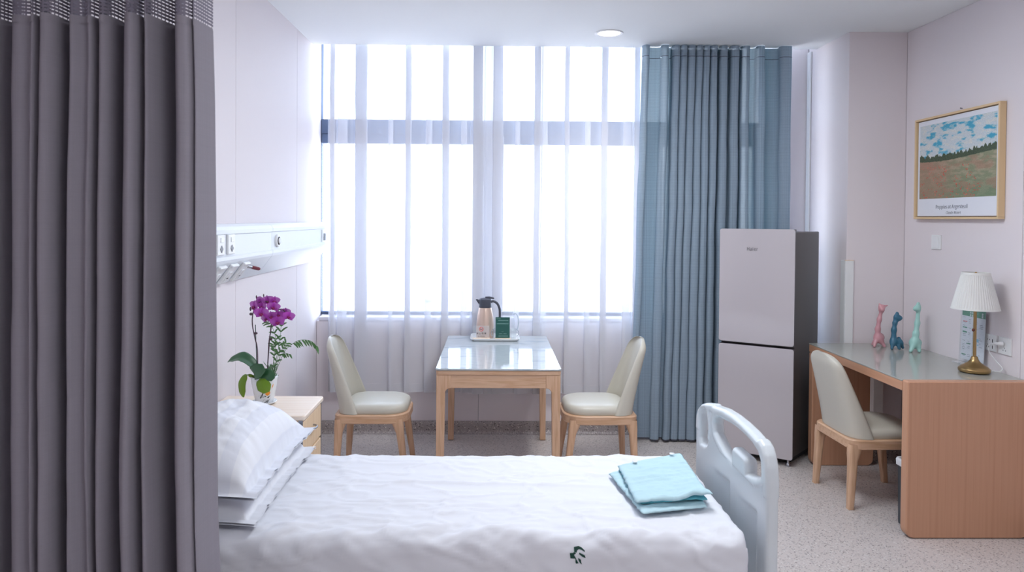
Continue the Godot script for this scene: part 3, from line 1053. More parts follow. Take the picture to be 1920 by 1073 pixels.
func folded_gown() -> void:
	var t := thing("folded_gown", "light blue patient gown folded flat on the foot end of the bed", "folded clothes", V(0.65, BY + 0.013, 2.66))
	var o := Vector3(0.65, 0, -2.66)
	var nz := FastNoiseLite.new()
	nz.seed = 19
	nz.frequency = 1.0
	var lay := [   # far left, far right, near right, near left, base, thickness
		[V(0.468, 0, 2.765), V(0.785, 0, 2.925), V(0.765, 0, 2.445), V(0.522, 0, 2.388), 0.0, 0.010, m.gown],
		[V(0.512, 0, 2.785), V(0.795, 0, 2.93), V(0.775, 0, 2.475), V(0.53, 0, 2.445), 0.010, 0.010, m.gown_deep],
		[V(0.51, 0, 2.795), V(0.806, 0, 2.945), V(0.788, 0, 2.458), V(0.508, 0, 2.424), 0.020, 0.014, m.gown]]
	for k in lay.size():
		var q: Array = lay[k]
		var st := ns()
		for side in [1, -1]:
			grid(st, 44, 60, func(u: float, v: float) -> Vector3:
				var a = (u * 2 - 1) * side
				var b := v * 2 - 1
				var p: Vector3 = (q[0] as Vector3).lerp(q[1], (a + 1) / 2).lerp((q[3] as Vector3).lerp(q[2], (a + 1) / 2), (b + 1) / 2)
				var bul := pow(maxf(0.0, (1.0 - pow(absf(a), 16.0)) * (1.0 - pow(absf(b), 22.0))), 0.5)
				var w = 0.016 * absf(nz.get_noise_2d(p.x * 2.0 + 3.0 * k, p.z * 14.0 + p.x * 5.0)) + 0.003 * nz.get_noise_2d(p.x * 12.0, p.z * 24.0 + k)
				if side < 0: w *= 0.12
				var e := 0.006 * nz.get_noise_2d(a * 4.0 + k, b * 4.0)
				var lift: float = 0.009 * k * smoothstep(0.6, 1.0, b) * (0.6 + nz.get_noise_2d(a * 0.8 + k * 3.0, 1.0))
				return p - o + Vector3(e * (1 - bul), q[4] + q[5] * (0.5 + 0.5 * side * bul) + w * bul + lift, e * (1 - bul)))
		obj("fold", st, q[6], t)
	for x in [[0.58, 2.80], [0.755, 2.895]]:
		var s2 := ns()
		lathe(s2, [Vector2(0.0105, 0.0), Vector2(0.011, 0.003), Vector2(0.008, 0.0045), Vector2(0.0, 0.0045)], 14, V(x[0], 0.042, x[1]) - o)
		obj("button", s2, m.white_gloss, t)

# ------------------------------------------------------------------ left wall
func headwall() -> void:
	var d0 := 1.95
	var d1 := 5.135
	var t := thing("headwall_unit", "long white bed-head service trunking with sockets, fixed along the left wall", "service panel", V(XL, 1.29, (d0 + d1) / 2))
	var o := t.position
	var add := func(called: String, st: SurfaceTool, mt: Material, par: Node3D = null) -> MeshInstance3D:
		var x := obj(called, st, mt, par if par else t)
		if par == null: x.position = -o
		return x
	# cross-section in (out of the wall, height)
	var a := 0.002
	var poly := PackedVector2Array([Vector2(a, 1.288), Vector2(0.010, 1.284), Vector2(0.088, 1.388), Vector2(0.094, 1.402), Vector2(0.094, 1.418), Vector2(0.088, 1.422), Vector2(0.088, 1.518), Vector2(0.094, 1.522), Vector2(0.094, 1.540), Vector2(0.084, 1.556), Vector2(0.066, 1.566), Vector2(a, 1.568)])
	for part in [[d0, 3.858], [3.861, d1 - 0.02]]:
		var st := ns()
		prism(st, poly, V(XL, 0, part[1]), Vector3(1, 0, 0), Vector3.UP, Vector3(0, 0, 1), part[1] - part[0], 0.0012, false)
		add.call("cover", st, m.alu)
	var s2 := ns()
	prism(s2, poly, V(XL, 0, d1), Vector3(1, 0, 0), Vector3.UP, Vector3(0, 0, 1), 0.019, 0.002, false)
	add.call("end_cap", s2, m.alu)
	# two electric sockets on the front
	for d in [3.118, 3.241]:
		s2 = ns()
		box(s2, V(XL + 0.0935, 1.474, d), Vector3(0.011, 0.092, 0.084), 0.003)
		var pl: MeshInstance3D = add.call("socket_plate", s2, m.white_plastic)
		s2 = ns()
		box(s2, V(XL + 0.1005, 1.496, d + 0.004), Vector3(0.003, 0.022, 0.03), 0.001)
		add.call("rocker", s2, m.white_gloss, pl)
		s2 = ns()
		box(s2, V(XL + 0.1005, 1.456, d), Vector3(0.003, 0.024, 0.024), 0.001, Basis(Vector3.RIGHT, PI / 4))
		add.call("socket_hole", s2, m.grey_line, pl)
	# round nurse-call outlet, its ring and core
	s2 = ns()
	var bx := Basis(Vector3(0, -1, 0), Vector3(1, 0, 0), Vector3(0, 0, 1))
	lathe(s2, [Vector2(0.036, 0.0), Vector2(0.036, 0.008), Vector2(0.031, 0.012), Vector2(0.026, 0.012), Vector2(0.0, 0.011)], 28, V(XL + 0.0885, 1.468, 3.945), bx)
	var ring: MeshInstance3D = add.call("call_outlet", s2, m.white_plastic)
	s2 = ns()
	lathe(s2, [Vector2(0.023, 0.0), Vector2(0.023, 0.003), Vector2(0.0, 0.003)], 24, V(XL + 0.0995, 1.468, 3.945), bx)
	add.call("outlet_ring", s2, m.dark, ring)
	s2 = ns()
	lathe(s2, [Vector2(0.016, 0.0), Vector2(0.015, 0.006), Vector2(0.007, 0.007), Vector2(0.0, 0.004)], 20, V(XL + 0.1015, 1.468, 3.945), bx)
	add.call("outlet_core", s2, m.white_gloss, ring)
	# data plate at the window end
	s2 = ns()
	box(s2, V(XL + 0.0905, 1.47, 5.03), Vector3(0.005, 0.088, 0.12), 0.0015)
	var dp: MeshInstance3D = add.call("data_plate", s2, m.white_plastic)
	s2 = ns()
	box(s2, V(XL + 0.0945, 1.462, 5.035), Vector3(0.004, 0.05, 0.05), 0.001)
	add.call("data_jack", s2, m.grey_line, dp)
	# gas outlets on the sloping underside
	var up := Vector3(0.078, 0.104, 0).normalized()
	var out := Vector3(0.8, -0.6, 0)
	var b := Basis(out, up, out.cross(up))
	for d in [3.02, 3.165, 3.31, 3.47]:
		var c := V(XL + 0.049, 1.336, d) + out * 0.007
		s2 = ns()
		box(s2, c, Vector3(0.013, 0.112, 0.085), 0.003, b)
		box(s2, c + up * 0.050 + out * 0.006, Vector3(0.010, 0.012, 0.083), 0.003, b)
		var gp: MeshInstance3D = add.call("gas_outlet", s2, m.white_plastic)
		s2 = ns()
		box(s2, c + out * 0.008 - up * 0.012, Vector3(0.004, 0.055, 0.034), 0.001, b)
		add.call("outlet_cover", s2, m.white_gloss, gp)
		s2 = ns()
		for q in [-0.006, 0.006]:
			box(s2, c + out * 0.0105 - up * 0.02 + Vector3(0, 0, q), Vector3(0.002, 0.005, 0.005), 0.0005, b)
		add.call("pin_hole", s2, m.dark, gp)
	s2 = ns()
	var pc := V(XL + 0.062, 1.352, 3.535)
	tube(s2, [pc, pc + Vector3(0.02, -0.006, -0.02)], 0.008, 12)
	var plug: MeshInstance3D = add.call("plug", s2, m.steel)
	s2 = ns()
	tube(s2, [pc + Vector3(0.02, -0.006, -0.02), pc + Vector3(0.045, -0.016, -0.05), pc + Vector3(0.049, -0.018, -0.055)], [0.009, 0.009, 0.006], 12)
	add.call("plug_cap", s2, mat(rgb(120, 44, 60), 0.4), plug)

func cabinet_and_orchid() -> void:
	var t := thing("bedside_cabinet", "pale maple bedside cabinet beside the pillows, carrying the orchid", "bedside cabinet", V(-1.066, 0, 3.265))
	var st := ns()
	prism(st, rrect(0.474, 0.35, 0.012, 4), Vector3(0, 0.698, 0), Vector3(1, 0, 0), Vector3(0, 0, -1), Vector3.UP, 0.022, 0.004)
	obj("top", st, m.maple_top, t)
	st = ns()
	box(st, Vector3(-0.008, 0.378, 0), Vector3(0.438, 0.638, 0.334), 0.002)
	obj("body", st, m.maple_y, t)
	for k in 4:
		st = ns()
		lathe(st, [Vector2(0.016, 0.0), Vector2(0.016, 0.03), Vector2(0.022, 0.032), Vector2(0.022, 0.0585)], 12, Vector3([-0.18, 0.17][k % 2], 0.0005, [-0.13, 0.13][k / 2]))
		obj("foot", st, m.dark, t)
	for k in 2:
		st = ns()
		var y0: float = [0.53, 0.07][k]
		var h: float = [0.155, 0.45][k]
		box(st, Vector3(0.2185, y0 + h / 2, 0), Vector3(0.014, h, 0.322), 0.002)
		var dr := obj(["drawer", "door"][k], st, m.maple_y, t)
		st = ns()
		var pts := []
		for i in 13:
			var a := PI * i / 12.0
			pts.append(Vector3(0.2255 + 0.026 * sin(a), y0 + (0.095 if k == 0 else 0.30), 0.02 + 0.036 * cos(a)))
		tube(st, pts, 0.0045, 10)
		obj("handle", st, m.steel, dr)
	for z in [-0.169, 0.169]:
		st = ns()
		box(st, Vector3(0.217, 0.378, z), Vector3(0.02, 0.638, 0.0035), 0.001)
		obj("edge_strip", st, m.steel, t)
	orchid(V(-1.075, 0.7215, 3.30))

func petal(len_: float, wid: float, cup: float) -> SurfaceTool:
	var st := ns()
	grid(st, 8, 8, func(u: float, v: float) -> Vector3:
		var a := u * 2 - 1
		var w := wid * pow(sin(PI * pow(clampf(v, 0.001, 0.999), 0.62)), 0.6) * 0.5
		if v < 0.001 or v > 0.999: w = 0.0
		return Vector3(a * w, v * len_, cup * len_ * (v * v - 0.35 * a * a)))
	return st

func leaf(pts: Array, wid: Array, fold: float, side: Vector3) -> SurfaceTool:
	var st := ns()
	var c := spline(pts, 6)
	var n := c.size() - 1
	for lay in [0, 1]:
		grid(st, 10, n, func(u: float, v: float) -> Vector3:
			var i := roundi(v * n)
			var t: Vector3 = (c[mini(i + 1, n)] - c[maxi(i - 1, 0)]).normalized()
			var s := (side - t * side.dot(t)).normalized()
			var nn := s.cross(t)
			var f := v * (wid.size() - 1)
			var k := mini(int(f), wid.size() - 2)
			var w := lerpf(wid[k], wid[k + 1], f - k)
			var a := (u * 2 - 1) * (1.0 if lay == 0 else -1.0)
			return c[i] + s * a * w - nn * (fold * w * (1 - absf(a)) + (0.0014 * (1 - a * a) if lay == 1 else 0.0)))
	return st

func orchid(at: Vector3) -> void:
	var t := thing("potted_orchid", "magenta orchid with fern fronds in a painted white pot on the bedside cabinet", "potted orchid", at)
	# saucer, pot and its painted flower
	var st := ns()
	lathe(st, [Vector2(0.0, 0.0), Vector2(0.044, 0.0), Vector2(0.058, 0.010), Vector2(0.056, 0.012), Vector2(0.04, 0.004), Vector2(0.0, 0.004)], 28)
	obj("saucer", st, m.ceramic, t)
	var prof := [Vector2(0.036, 0.0045), Vector2(0.039, 0.006), Vector2(0.046, 0.035), Vector2(0.053, 0.07), Vector2(0.0585, 0.10), Vector2(0.061, 0.118), Vector2(0.0605, 0.126), Vector2(0.058, 0.130), Vector2(0.055, 0.127), Vector2(0.053, 0.11), Vector2(0.05, 0.105)]
	st = ns()
	lathe(st, prof, 40)
	var pot := obj("pot", st, m.ceramic, t)
	var rad := func(y: float) -> float:
		for i in 6:
			if y <= prof[i + 1].y:
				return lerpf(prof[i].x, prof[i + 1].x, (y - prof[i].y) / (prof[i + 1].y - prof[i].y)) + 0.0007
		return 0.061
	var patch := func(s: SurfaceTool, poly: Array) -> void:
		var p := PackedVector2Array()
		for q in poly: p.append(Vector2(q[0], q[1]))
		var tr := Geometry2D.triangulate_polygon(p)
		for i in range(0, tr.size(), 3):
			var v := []
			for k in 3:
				var q: Vector2 = p[tr[i + k]]       # metres round the pot from the front, height
				var r: float = rad.call(q.y)
				var a := q.x / 0.05
				v.append(Vector3(r * sin(a), q.y, r * cos(a)))
			out_tri(s, v[0], v[1], v[2], Vector3(0, v[0].y, 0))
	st = ns()
	for k in 7:
		var a := TAU * k / 7
		var c := Vector2(0.030 + 0.006 * cos(a), 0.058 + 0.007 * sin(a))
		patch.call(st, [[c.x - 0.006, c.y - 0.003], [c.x, c.y - 0.007], [c.x + 0.006, c.y - 0.002], [c.x + 0.004, c.y + 0.006], [c.x - 0.004, c.y + 0.006]])
	patch.call(st, [[0.046, 0.075], [0.052, 0.085], [0.054, 0.10], [0.048, 0.092]])
	obj("painted_flower", st, m.orange, pot)
	st = ns()
	for q in [[[-0.016, 0.045], [0.0, 0.048], [0.012, 0.044], [0.02, 0.046], [0.024, 0.04], [0.008, 0.038], [-0.002, 0.044]], [[0.0, 0.046], [0.008, 0.064], [0.011, 0.064], [0.007, 0.046]], [[-0.008, 0.034], [-0.002, 0.044], [0.004, 0.043], [-0.002, 0.033]],
			[[0.0, 0.012], [0.012, 0.026], [0.03, 0.038], [0.044, 0.046], [0.036, 0.034], [0.02, 0.022]], [[0.008, 0.009], [0.02, 0.016], [0.034, 0.026], [0.03, 0.018], [0.016, 0.008]], [[0.024, 0.008], [0.034, 0.012], [0.044, 0.03], [0.034, 0.02]]]:
		patch.call(st, q)
	obj("painted_leaves", st, m.ink, pot)
	st = ns()
	lathe(st, [Vector2(0.0535, 0.108), Vector2(0.03, 0.116), Vector2(0.0, 0.118)], 24)
	obj("soil", st, m.soil, t)
	# big strap leaves
	for q in [
			[[Vector3(-0.01, 0.12, 0.0), Vector3(-0.05, 0.185, 0.005), Vector3(-0.10, 0.222, 0.01), Vector3(-0.145, 0.212, 0.02), Vector3(-0.165, 0.198, 0.025)], [0.014, 0.030, 0.036, 0.026, 0.004], Vector3(0.1, 0.45, -0.9), m.leaf_dark],
			[[Vector3(-0.03, 0.125, 0.02), Vector3(-0.04, 0.150, 0.05), Vector3(-0.005, 0.170, 0.075), Vector3(0.022, 0.185, 0.075)], [0.018, 0.033, 0.036, 0.018], Vector3(0.5, -0.8, 0.3), m.leaf_dark],
			[[Vector3(-0.01, 0.125, 0.03), Vector3(0.012, 0.148, 0.055), Vector3(0.045, 0.145, 0.07), Vector3(0.064, 0.128, 0.075)], [0.016, 0.027, 0.030, 0.010], Vector3(0.4, 0.9, -0.1), m.leaf_dark],
			[[Vector3(-0.04, 0.125, 0.02), Vector3(-0.070, 0.138, 0.03), Vector3(-0.092, 0.105, 0.035), Vector3(-0.092, 0.062, 0.035), Vector3(-0.086, 0.036, 0.035)], [0.010, 0.016, 0.021, 0.018, 0.003], Vector3(1, 0.3, 0.3), m.leaf_light],
			[[Vector3(-0.01, 0.128, 0.04), Vector3(0.008, 0.120, 0.068), Vector3(0.024, 0.092, 0.075), Vector3(0.034, 0.068, 0.074)], [0.014, 0.030, 0.034, 0.014], Vector3(0.85, 0.5, 0.0), m.leaf_light]]:
		obj("leaf", leaf(q[0], q[1], 0.18, q[2]), q[3], t)
	# flower stems and their stakes
	var s1 := spline([Vector3(-0.033, 0.12, 0), Vector3(-0.034, 0.25, 0), Vector3(-0.046, 0.31, 0), Vector3(-0.057, 0.366, 0), Vector3(-0.057, 0.41, 0), Vector3(-0.044, 0.452, 0.005), Vector3(-0.01, 0.485, 0.01), Vector3(0.02, 0.48, 0.015)], 5)
	var s2 := spline([Vector3(0.012, 0.12, 0), Vector3(0.020, 0.28, 0), Vector3(0.027, 0.33, 0), Vector3(0.034, 0.38, 0), Vector3(0.05, 0.43, 0.0), Vector3(0.08, 0.445, 0.0), Vector3(0.10, 0.43, 0.005), Vector3(0.115, 0.41, 0.01)], 5)
	for s in [s1, s2]:
		st = ns()
		tube(st, s, 0.0027, 8)
		obj("stem", st, m.stem, t)
	for q in [[-0.037, 0.20, -0.005, -0.045], [0.009, 0.36, -0.004, 0.028]]:
		st = ns()
		tube(st, [Vector3(q[0], 0.115, q[2]), Vector3(q[3], 0.37, q[2])], 0.0018, 8)
		obj("stake", st, m.stake, t)
	st = ns()
	ellipsoid(st, Vector3(-0.041, 0.331, 0.003), Vector3(0.009, 0.006, 0.006))
	ellipsoid(st, Vector3(0.030, 0.304, 0.003), Vector3(0.008, 0.006, 0.006))
	ellipsoid(st, Vector3(-0.062, 0.422, 0.003), Vector3(0.009, 0.007, 0.007))
	ellipsoid(st, Vector3(-0.066, 0.446, 0.003), Vector3(0.004, 0.010, 0.005))
	ellipsoid(st, Vector3(-0.038, 0.503, 0.003), Vector3(0.003, 0.008, 0.003))
	ellipsoid(st, Vector3(-0.004, 0.510, 0.003), Vector3(0.003, 0.008, 0.003))
	obj("bud", st, m.stem, t)
	# flowers: two round petals, three sepals and a dark lip each
	var big := petal(0.038, 0.042, 0.10)
	big.generate_normals()
	var bigm := big.commit()
	var sep := petal(0.031, 0.020, 0.06)
	sep.generate_normals()
	var sepm := sep.commit()
	var lp := ns()
	ellipsoid(lp, Vector3(0, -0.004, 0.006), Vector3(0.005, 0.008, 0.006))
	ellipsoid(lp, Vector3(-0.006, -0.001, 0.005), Vector3(0.004, 0.005, 0.004))
	ellipsoid(lp, Vector3(0.006, -0.001, 0.005), Vector3(0.004, 0.005, 0.004))
	lp.generate_normals()
	var lipm := lp.commit()
	var k2 := 0
	for f in [[285, 330, 0.04, 0.1, 1.0], [525, 450, 0.045, 0.05, 1.0], [165, 240, 0.02, -0.7, 0.98], [445, 245, 0.03, 0.35, 0.9], [250, 190, 0.01, -0.4, 0.85], [335, 165, 0.0, 0.2, 0.9], [425, 165, 0.0, 0.6, 0.8], [285, 235, 0.03, -0.3, 0.7], [405, 385, 0.015, -0.2, 0.85], [505, 365, 0.01, 0.1, 0.75], [655, 385, 0.02, 0.5, 0.85], [600, 330, 0.0, -0.1, 0.75], [320, 425, 0.005, -0.3, 0.75], [215, 165, -0.01, -0.6, 0.75]]:
		var fl := Node3D.new()
		fl.name = "flower"
		t.add_child(fl, true)
		fl.position = Vector3(-0.094 + 0.000323 * f[0], 0.5375 - 0.000323 * f[1], f[2])
		fl.basis = Basis(Vector3.UP, f[3]) * Basis(Vector3.RIGHT, 0.15 + 0.12 * sin(k2 * 2.3)) * Basis(Vector3.BACK, 0.2 * sin(k2 * 1.7))
		fl.scale = Vector3.ONE * f[4]
		for a in [0.0, 2.15, -2.15]:
			var sp := mesh_node("sepal", sepm, m.orchid, fl)
			sp.basis = Basis(Vector3.BACK, a)
		for a in [1.22, -1.22]:
			var pp := mesh_node("petal", bigm, m.orchid, fl)
			pp.basis = Basis(Vector3.BACK, a)
			pp.position = Vector3(0, 0, 0.002)
		mesh_node("lip", lipm, m.orchid_lip, fl).position = Vector3(0, -0.002, 0.002)
		k2 += 1
	# fern fronds: a rib and its leaflets
	var cv := func(x: float, y: float, z := -0.01) -> Vector3: return Vector3(-0.094 + 0.000323 * x, 0.5375 - 0.000323 * y, z)
	var rn := RandomNumberGenerator.new()
	rn.seed = 6
	for fr in [
			[[[420, 1280], [455, 980], [500, 750], [520, 520], [545, 400]], 7, 0.042, 0.3, 0.9],
			[[[430, 1280], [560, 930], [650, 830], [740, 765], [850, 742], [960, 765], [1035, 835]], 9, 0.034, 0.42, -0.6],
			[[[400, 1280], [430, 900], [440, 720], [380, 540], [330, 480]], 6, 0.034, 0.35, 0.7],
			[[[440, 1280], [500, 990], [560, 945], [640, 955]], 4, 0.022, 0.5, -0.5],
			[[[420, 1280], [470, 1000], [540, 870], [590, 800]], 6, 0.034, 0.25, 0.8],
			[[[410, 1280], [410, 1000], [415, 880], [405, 820]], 5, 0.028, 0.2, 0.8]]:
		var pts := []
		for q in fr[0]: pts.append(cv.call(q[0], minf(q[1], 1270.0), 0.0 if q[1] > 1200 else -0.015))
		var c := spline(pts, 8)
		var fd := Node3D.new()
		fd.name = "frond"
		t.add_child(fd, true)
		st = ns()
		tube(st, c, 0.0011, 6)
		obj("rib", st, m.fern, fd)
		var n: int = c.size() - 1
		for k in fr[1]:
			var i := int(lerpf(n * fr[3], n - 1, float(k) / (fr[1] - 1)))
			var tan_: Vector3 = (c[i + 1] - c[i]).normalized()
			for s in [-1, 1]:
				var side: Vector3 = tan_.cross(Vector3.BACK) * s
				if fr[4] < 0: side = Vector3(tan_.x * 0.3, -1.0, 0.25 * s) 
				var dir: Vector3 = (tan_ * absf(fr[4]) + side * 0.8 + Vector3(0, -0.15, rn.randf_range(-0.3, 0.4))).normalized()
				var l: float = fr[2] * rn.randf_range(0.8, 1.15)
				var w3 := dir.cross(Vector3(0.2, 0.3, 1.0)).normalized()
				obj("leaflet", leaf([c[i], c[i] + dir * l * 0.5 + Vector3(0, 0.002, 0), c[i] + dir * l + Vector3(0, -0.004, 0)], [0.001, 0.0038, 0.0042, 0.003, 0.0003], 0.1, w3), m.fern, fd)
	st = ns()
	for i in 46:      # tuft of small blades where the fern leaves the pot
		var a := rn.randf_range(-0.6, 0.9)
		var p := Vector3(0.024 + rn.randf_range(-0.02, 0.03), 0.115 + rn.randf_range(0.0, 0.05), rn.randf_range(-0.02, 0.01))
		var dir := Vector3(sin(a), cos(a), rn.randf_range(-0.3, 0.3))
		var l := rn.randf_range(0.02, 0.045)
		var w := Vector3(cos(a), -sin(a), 0) * 0.002
		st.set_smooth_group(-1)
		quad(st, p - w * 0.5, p + w * 0.5, p + dir * l * 0.6 + w, p + dir * l * 0.6 - w)
		tri(st, p + dir * l * 0.6 - w, p + dir * l * 0.6 + w, p + dir * l)
	obj("tuft", st, m.fern, t).set_meta("kind", "stuff")

# ------------------------------------------------------------------ table and what stands on it
func table_set() -> void:
	var x0 := -0.322
	var x1 := 0.395
	var d0 := 3.938
	var d1 := 5.060
	var t := thing("dining_table", "small light oak table with a glossy white marbled glass top", "table", V((x0 + x1) / 2, 0, (d0 + d1) / 2))
	var w := x1 - x0
	var l := d1 - d0
	var st := ns()
	prism(st, rrect(w, l, 0.022, 6), Vector3(0, 0.7385, 0), Vector3(1, 0, 0), Vector3(0, 0, -1), Vector3.UP, 0.0115, 0.003)
	obj("glass_top", st, m.marble, t)
	st = ns()
	prism(st, rrect(w - 0.006, l - 0.006, 0.02, 5), Vector3(0, 0.714, 0), Vector3(1, 0, 0), Vector3(0, 0, -1), Vector3.UP, 0.024, 0.003)
	obj("rim", st, m.oak_x, t)
	var lw := 0.052
	for s in [-1, 1]:
		st = ns()
		box(st, Vector3(0, 0.676, s * (l / 2 - 0.020)), Vector3(w - 2 * lw - 0.02, 0.076, 0.022), 0.002)
		obj("apron", st, m.oak_x, t)
		st = ns()
		box(st, Vector3(s * (w / 2 - 0.020), 0.676, 0), Vector3(0.022, 0.076, l - 2 * lw - 0.02), 0.002)
		obj("apron", st, m.oak_z, t)
	# legs: square posts that flare into both aprons
	for sx in [-1, 1]:
		for sz in [-1, 1]:
			st = ns()
			var c := Vector3(sx * (w / 2 - 0.006), 0, sz * (l / 2 - 0.006))
			var prof := PackedVector2Array([Vector2(0, 0.004), Vector2(0.040, 0.004), Vector2(0.048, 0.55), Vector2(0.049, 0.595)])
			for i in 7:
				var a := PI - PI / 2 * i / 6.0
				prof.append(Vector2(0.049 + 0.034, 0.606) + Vector2(cos(a), sin(a)) * Vector2(0.034, 0.032))
			prof.append(Vector2(0.084, 0.7135))
			prof.append(Vector2(0, 0.7135))
			if sx < 0:
				prism(st, prof, c + Vector3(0, 0, -sz * 0.022 - 0.022), Vector3(1, 0, 0), Vector3.UP, Vector3(0, 0, 1), 0.044, 0.002, false)
			else:
				prism(st, prof, c + Vector3(0, 0, -sz * 0.022 + 0.022), Vector3(-1, 0, 0), Vector3.UP, Vector3(0, 0, -1), 0.044, 0.002, false)
			obj("leg", st, m.oak_y, t)
	# tray
	var ty := 0.7505
	var tr := thing("serving_tray", "white plastic tray at the window end of the table, holding the flask and glassware", "tray", V(0.018, ty, 4.925))
	st = ns()
	var ring := func(kx: float, y: float) -> Array: return [rrect(0.345 - kx, 0.235 - kx, 0.03, 6), y]
	var rings := [ring.call(0.045, 0.0), ring.call(0.03, 0.001), ring.call(0.0, 0.018), ring.call(0.004, 0.0205), ring.call(0.010, 0.018), ring.call(0.038, 0.005), ring.call(0.06, 0.0035)]
	var np: int = rings[0][0].size()
	grid(st, np, rings.size() - 1, func(u: float, v: float) -> Vector3:
		var r: Array = rings[roundi(v * (rings.size() - 1))]
		var p: Vector2 = r[0][roundi(u * np) % np]
		return Vector3(p.x, r[1], -p.y))
	st.set_smooth_group(1)
	for y in [0.0, 0.0035]:
		var rr: PackedVector2Array = rings[0][0] if y == 0.0 else rings[6][0]
		for i in np:
			var a := Vector3(rr[i].x, y, -rr[i].y)
			var b := Vector3(rr[(i + 1) % np].x, y, -rr[(i + 1) % np].y)
			out_tri(st, Vector3(0, y, 0), a, b, Vector3(0, y + (0.1 if y == 0.0 else -0.1), 0))
	obj("tray", st, m.white_plastic, tr)
	flask(V(-0.052, ty + 0.0042, 4.925))
	jug(V(0.105, ty + 0.0042, 4.955))
	cup(V(0.030, ty + 0.0042, 4.884), "clear glass cup with a handle between the flask and the green card", 3.6)
	cup(V(0.142, ty + 0.0042, 4.873), "clear glass cup standing before the jug behind the green card", 0.2)
	# no-smoking sign in a wooden foot
	var sg := thing("no_smoking_sign", "clear acrylic no-smoking sign in a wooden foot, before the flask", "table sign", V(-0.077, ty + 0.0042, 4.838))
	st = ns()
	box(st, Vector3(0, 0.0085, 0), Vector3(0.118, 0.016, 0.03), 0.002)
	obj("foot", st, m.pale_wood, sg)
	st = ns()
	box(st, Vector3(0, 0.059, 0), Vector3(0.114, 0.084, 0.003), 0.0006)
	var ac := obj("acrylic_plate", st, m.clear, sg)
	st = ns()
	st.set_smooth_group(0)
	for i in 28:
		var a := TAU * i / 28
		var b := TAU * (i + 1) / 28
		var c := Vector3(0, 0.078, 0.0022)
		quad(st, c + Vector3(cos(a), sin(a), 0) * 0.0128, c + Vector3(cos(a), sin(a), 0) * 0.0155, c + Vector3(cos(b), sin(b), 0) * 0.0155, c + Vector3(cos(b), sin(b), 0) * 0.0128)
	box(st, Vector3(0, 0.078, 0.0022), Vector3(0.0024, 0.026, 0.0004), 0.0001, Basis(Vector3.BACK, PI / 4))
	obj("prohibition_ring", st, m.red, ac)
	st = ns()
	box(st, Vector3(-0.001, 0.077, 0.0019), Vector3(0.017, 0.0034, 0.0004), 0.0001)
	box(st, Vector3(0.008, 0.082, 0.0019), Vector3(0.002, 0.005, 0.0004), 0.0001)
	glyphs(st, [
		"..#....#...|#####.####.|..##...##..|.#.#.#.#.#.|#..#..#..#.|..#######..|...........|.#########.|.....#.....|..#..#..#..|.#...#...#.",
		".....#.....|.....#.....|.....#.....|..#..#.....|..#..#####.|..#..#.....|..#..#.....|..#..#.....|..#..#.....|..#..#.....|###########",
		"....######.|####..#..#.|#..#..#..#.|#..#..#.#..|#..#..#.###|#..#.##...#|#..#.#.#.#.|####.#..#..|....#..##..|...#..#..#.|..#..#....#",
		"..#..######|..#..#....#|#.##.#.##.#|###..#.##.#|#.#..######|..#..#.##.#|..#..#.##.#|..##.##..##|.#.#.#....#|#....######|.....#....#"], 0.0135, Vector3(-0.0335, 0.0475, 0.0019), 0.0178)
	obj("lettering", st, m.dark, ac)
	text("lettering", "NO SMOKING", 0.0078, m.dark, ac, Vector3(0, 0.0285, 0.0017), Basis())
	st = ns()
	box(st, Vector3(0.022, 0.008, 0.0152), Vector3(0.006, 0.004, 0.0006), 0.0001)
	box(st, Vector3(0.042, 0.008, 0.0152), Vector3(0.026, 0.003, 0.0006), 0.0001)
	obj("foot_print", st, m.brown_edge, sg)
	# green information card in a wooden foot
	var gc := thing("information_card", "dark green information card in a wooden foot, on the tray beside the flask", "table sign", V(0.071, ty + 0.0042, 4.836))
	st = ns()
	box(st, Vector3(0, 0.0085, 0), Vector3(0.112, 0.016, 0.032), 0.002)
	obj("foot", st, m.pale_wood, gc)
	st = ns()
	for i in 5:
		box(st, Vector3(-0.022 + i * 0.014, 0.0085, 0.0162), Vector3(0.008, 0.007, 0.0005), 0.0001)
	obj("foot_print", st, m.brown_edge, gc)
	st = ns()
	box(st, Vector3(0, 0.0895, 0), Vector3(0.099, 0.145, 0.003), 0.0008)
	var cd := obj("card", st, m.green_card, gc)
	st = ns()
	for q in [[-0.03, 0.151, 0.030, 0.003], [0.004, 0.140, 0.070, 0.0042], [0.0, 0.117, 0.078, 0.0035], [0.0, 0.0625, 0.016, 0.0015], [-0.013, 0.0475, 0.024, 0.0035], [0.016, 0.0475, 0.022, 0.0035], [0.004, 0.036, 0.066, 0.002], [0.004, 0.029, 0.066, 0.0025]]:
		var n := int(q[2] / 0.0042)
		for i in n:
			box(st, Vector3(q[0] - q[2] / 2 + (i + 0.5) * q[2] / n, q[1], 0.0016), Vector3(0.0028, q[3], 0.0003), 0.0001)
	obj("printed_lines", st, mat(rgb(150, 188, 180), 0.5), cd)
	st = ns()
	box(st, Vector3(0.0, 0.117, 0.00155), Vector3(0.092, 0.0007, 0.0003), 0.0001)
	obj("printed_rule", st, mat(rgb(120, 165, 156), 0.5), cd)
	# small things on the tray
	var pn := thing("pen", "short dark blue pen lying beside the green card's foot", "pen", V(0.150, ty + 0.0085, 4.836), -0.3)
	st = ns()
	tube(st, [Vector3(-0.022, 0, 0), Vector3(-0.018, 0, 0), Vector3(0.018, 0, 0), Vector3(0.026, 0, 0)], [0.003, 0.004, 0.004, 0.001], 10)
	obj("barrel", st, mat(rgb(40, 70, 130), 0.35), pn)
	st = ns()
	box(st, Vector3.ZERO, Vector3(0.03, 0.003, 0.03), 0.001)
	var sc := obj("sachet", st, mat(rgb(226, 196, 220), 0.4))
	sc.position = V(0.002, ty + 0.0062, 4.852)
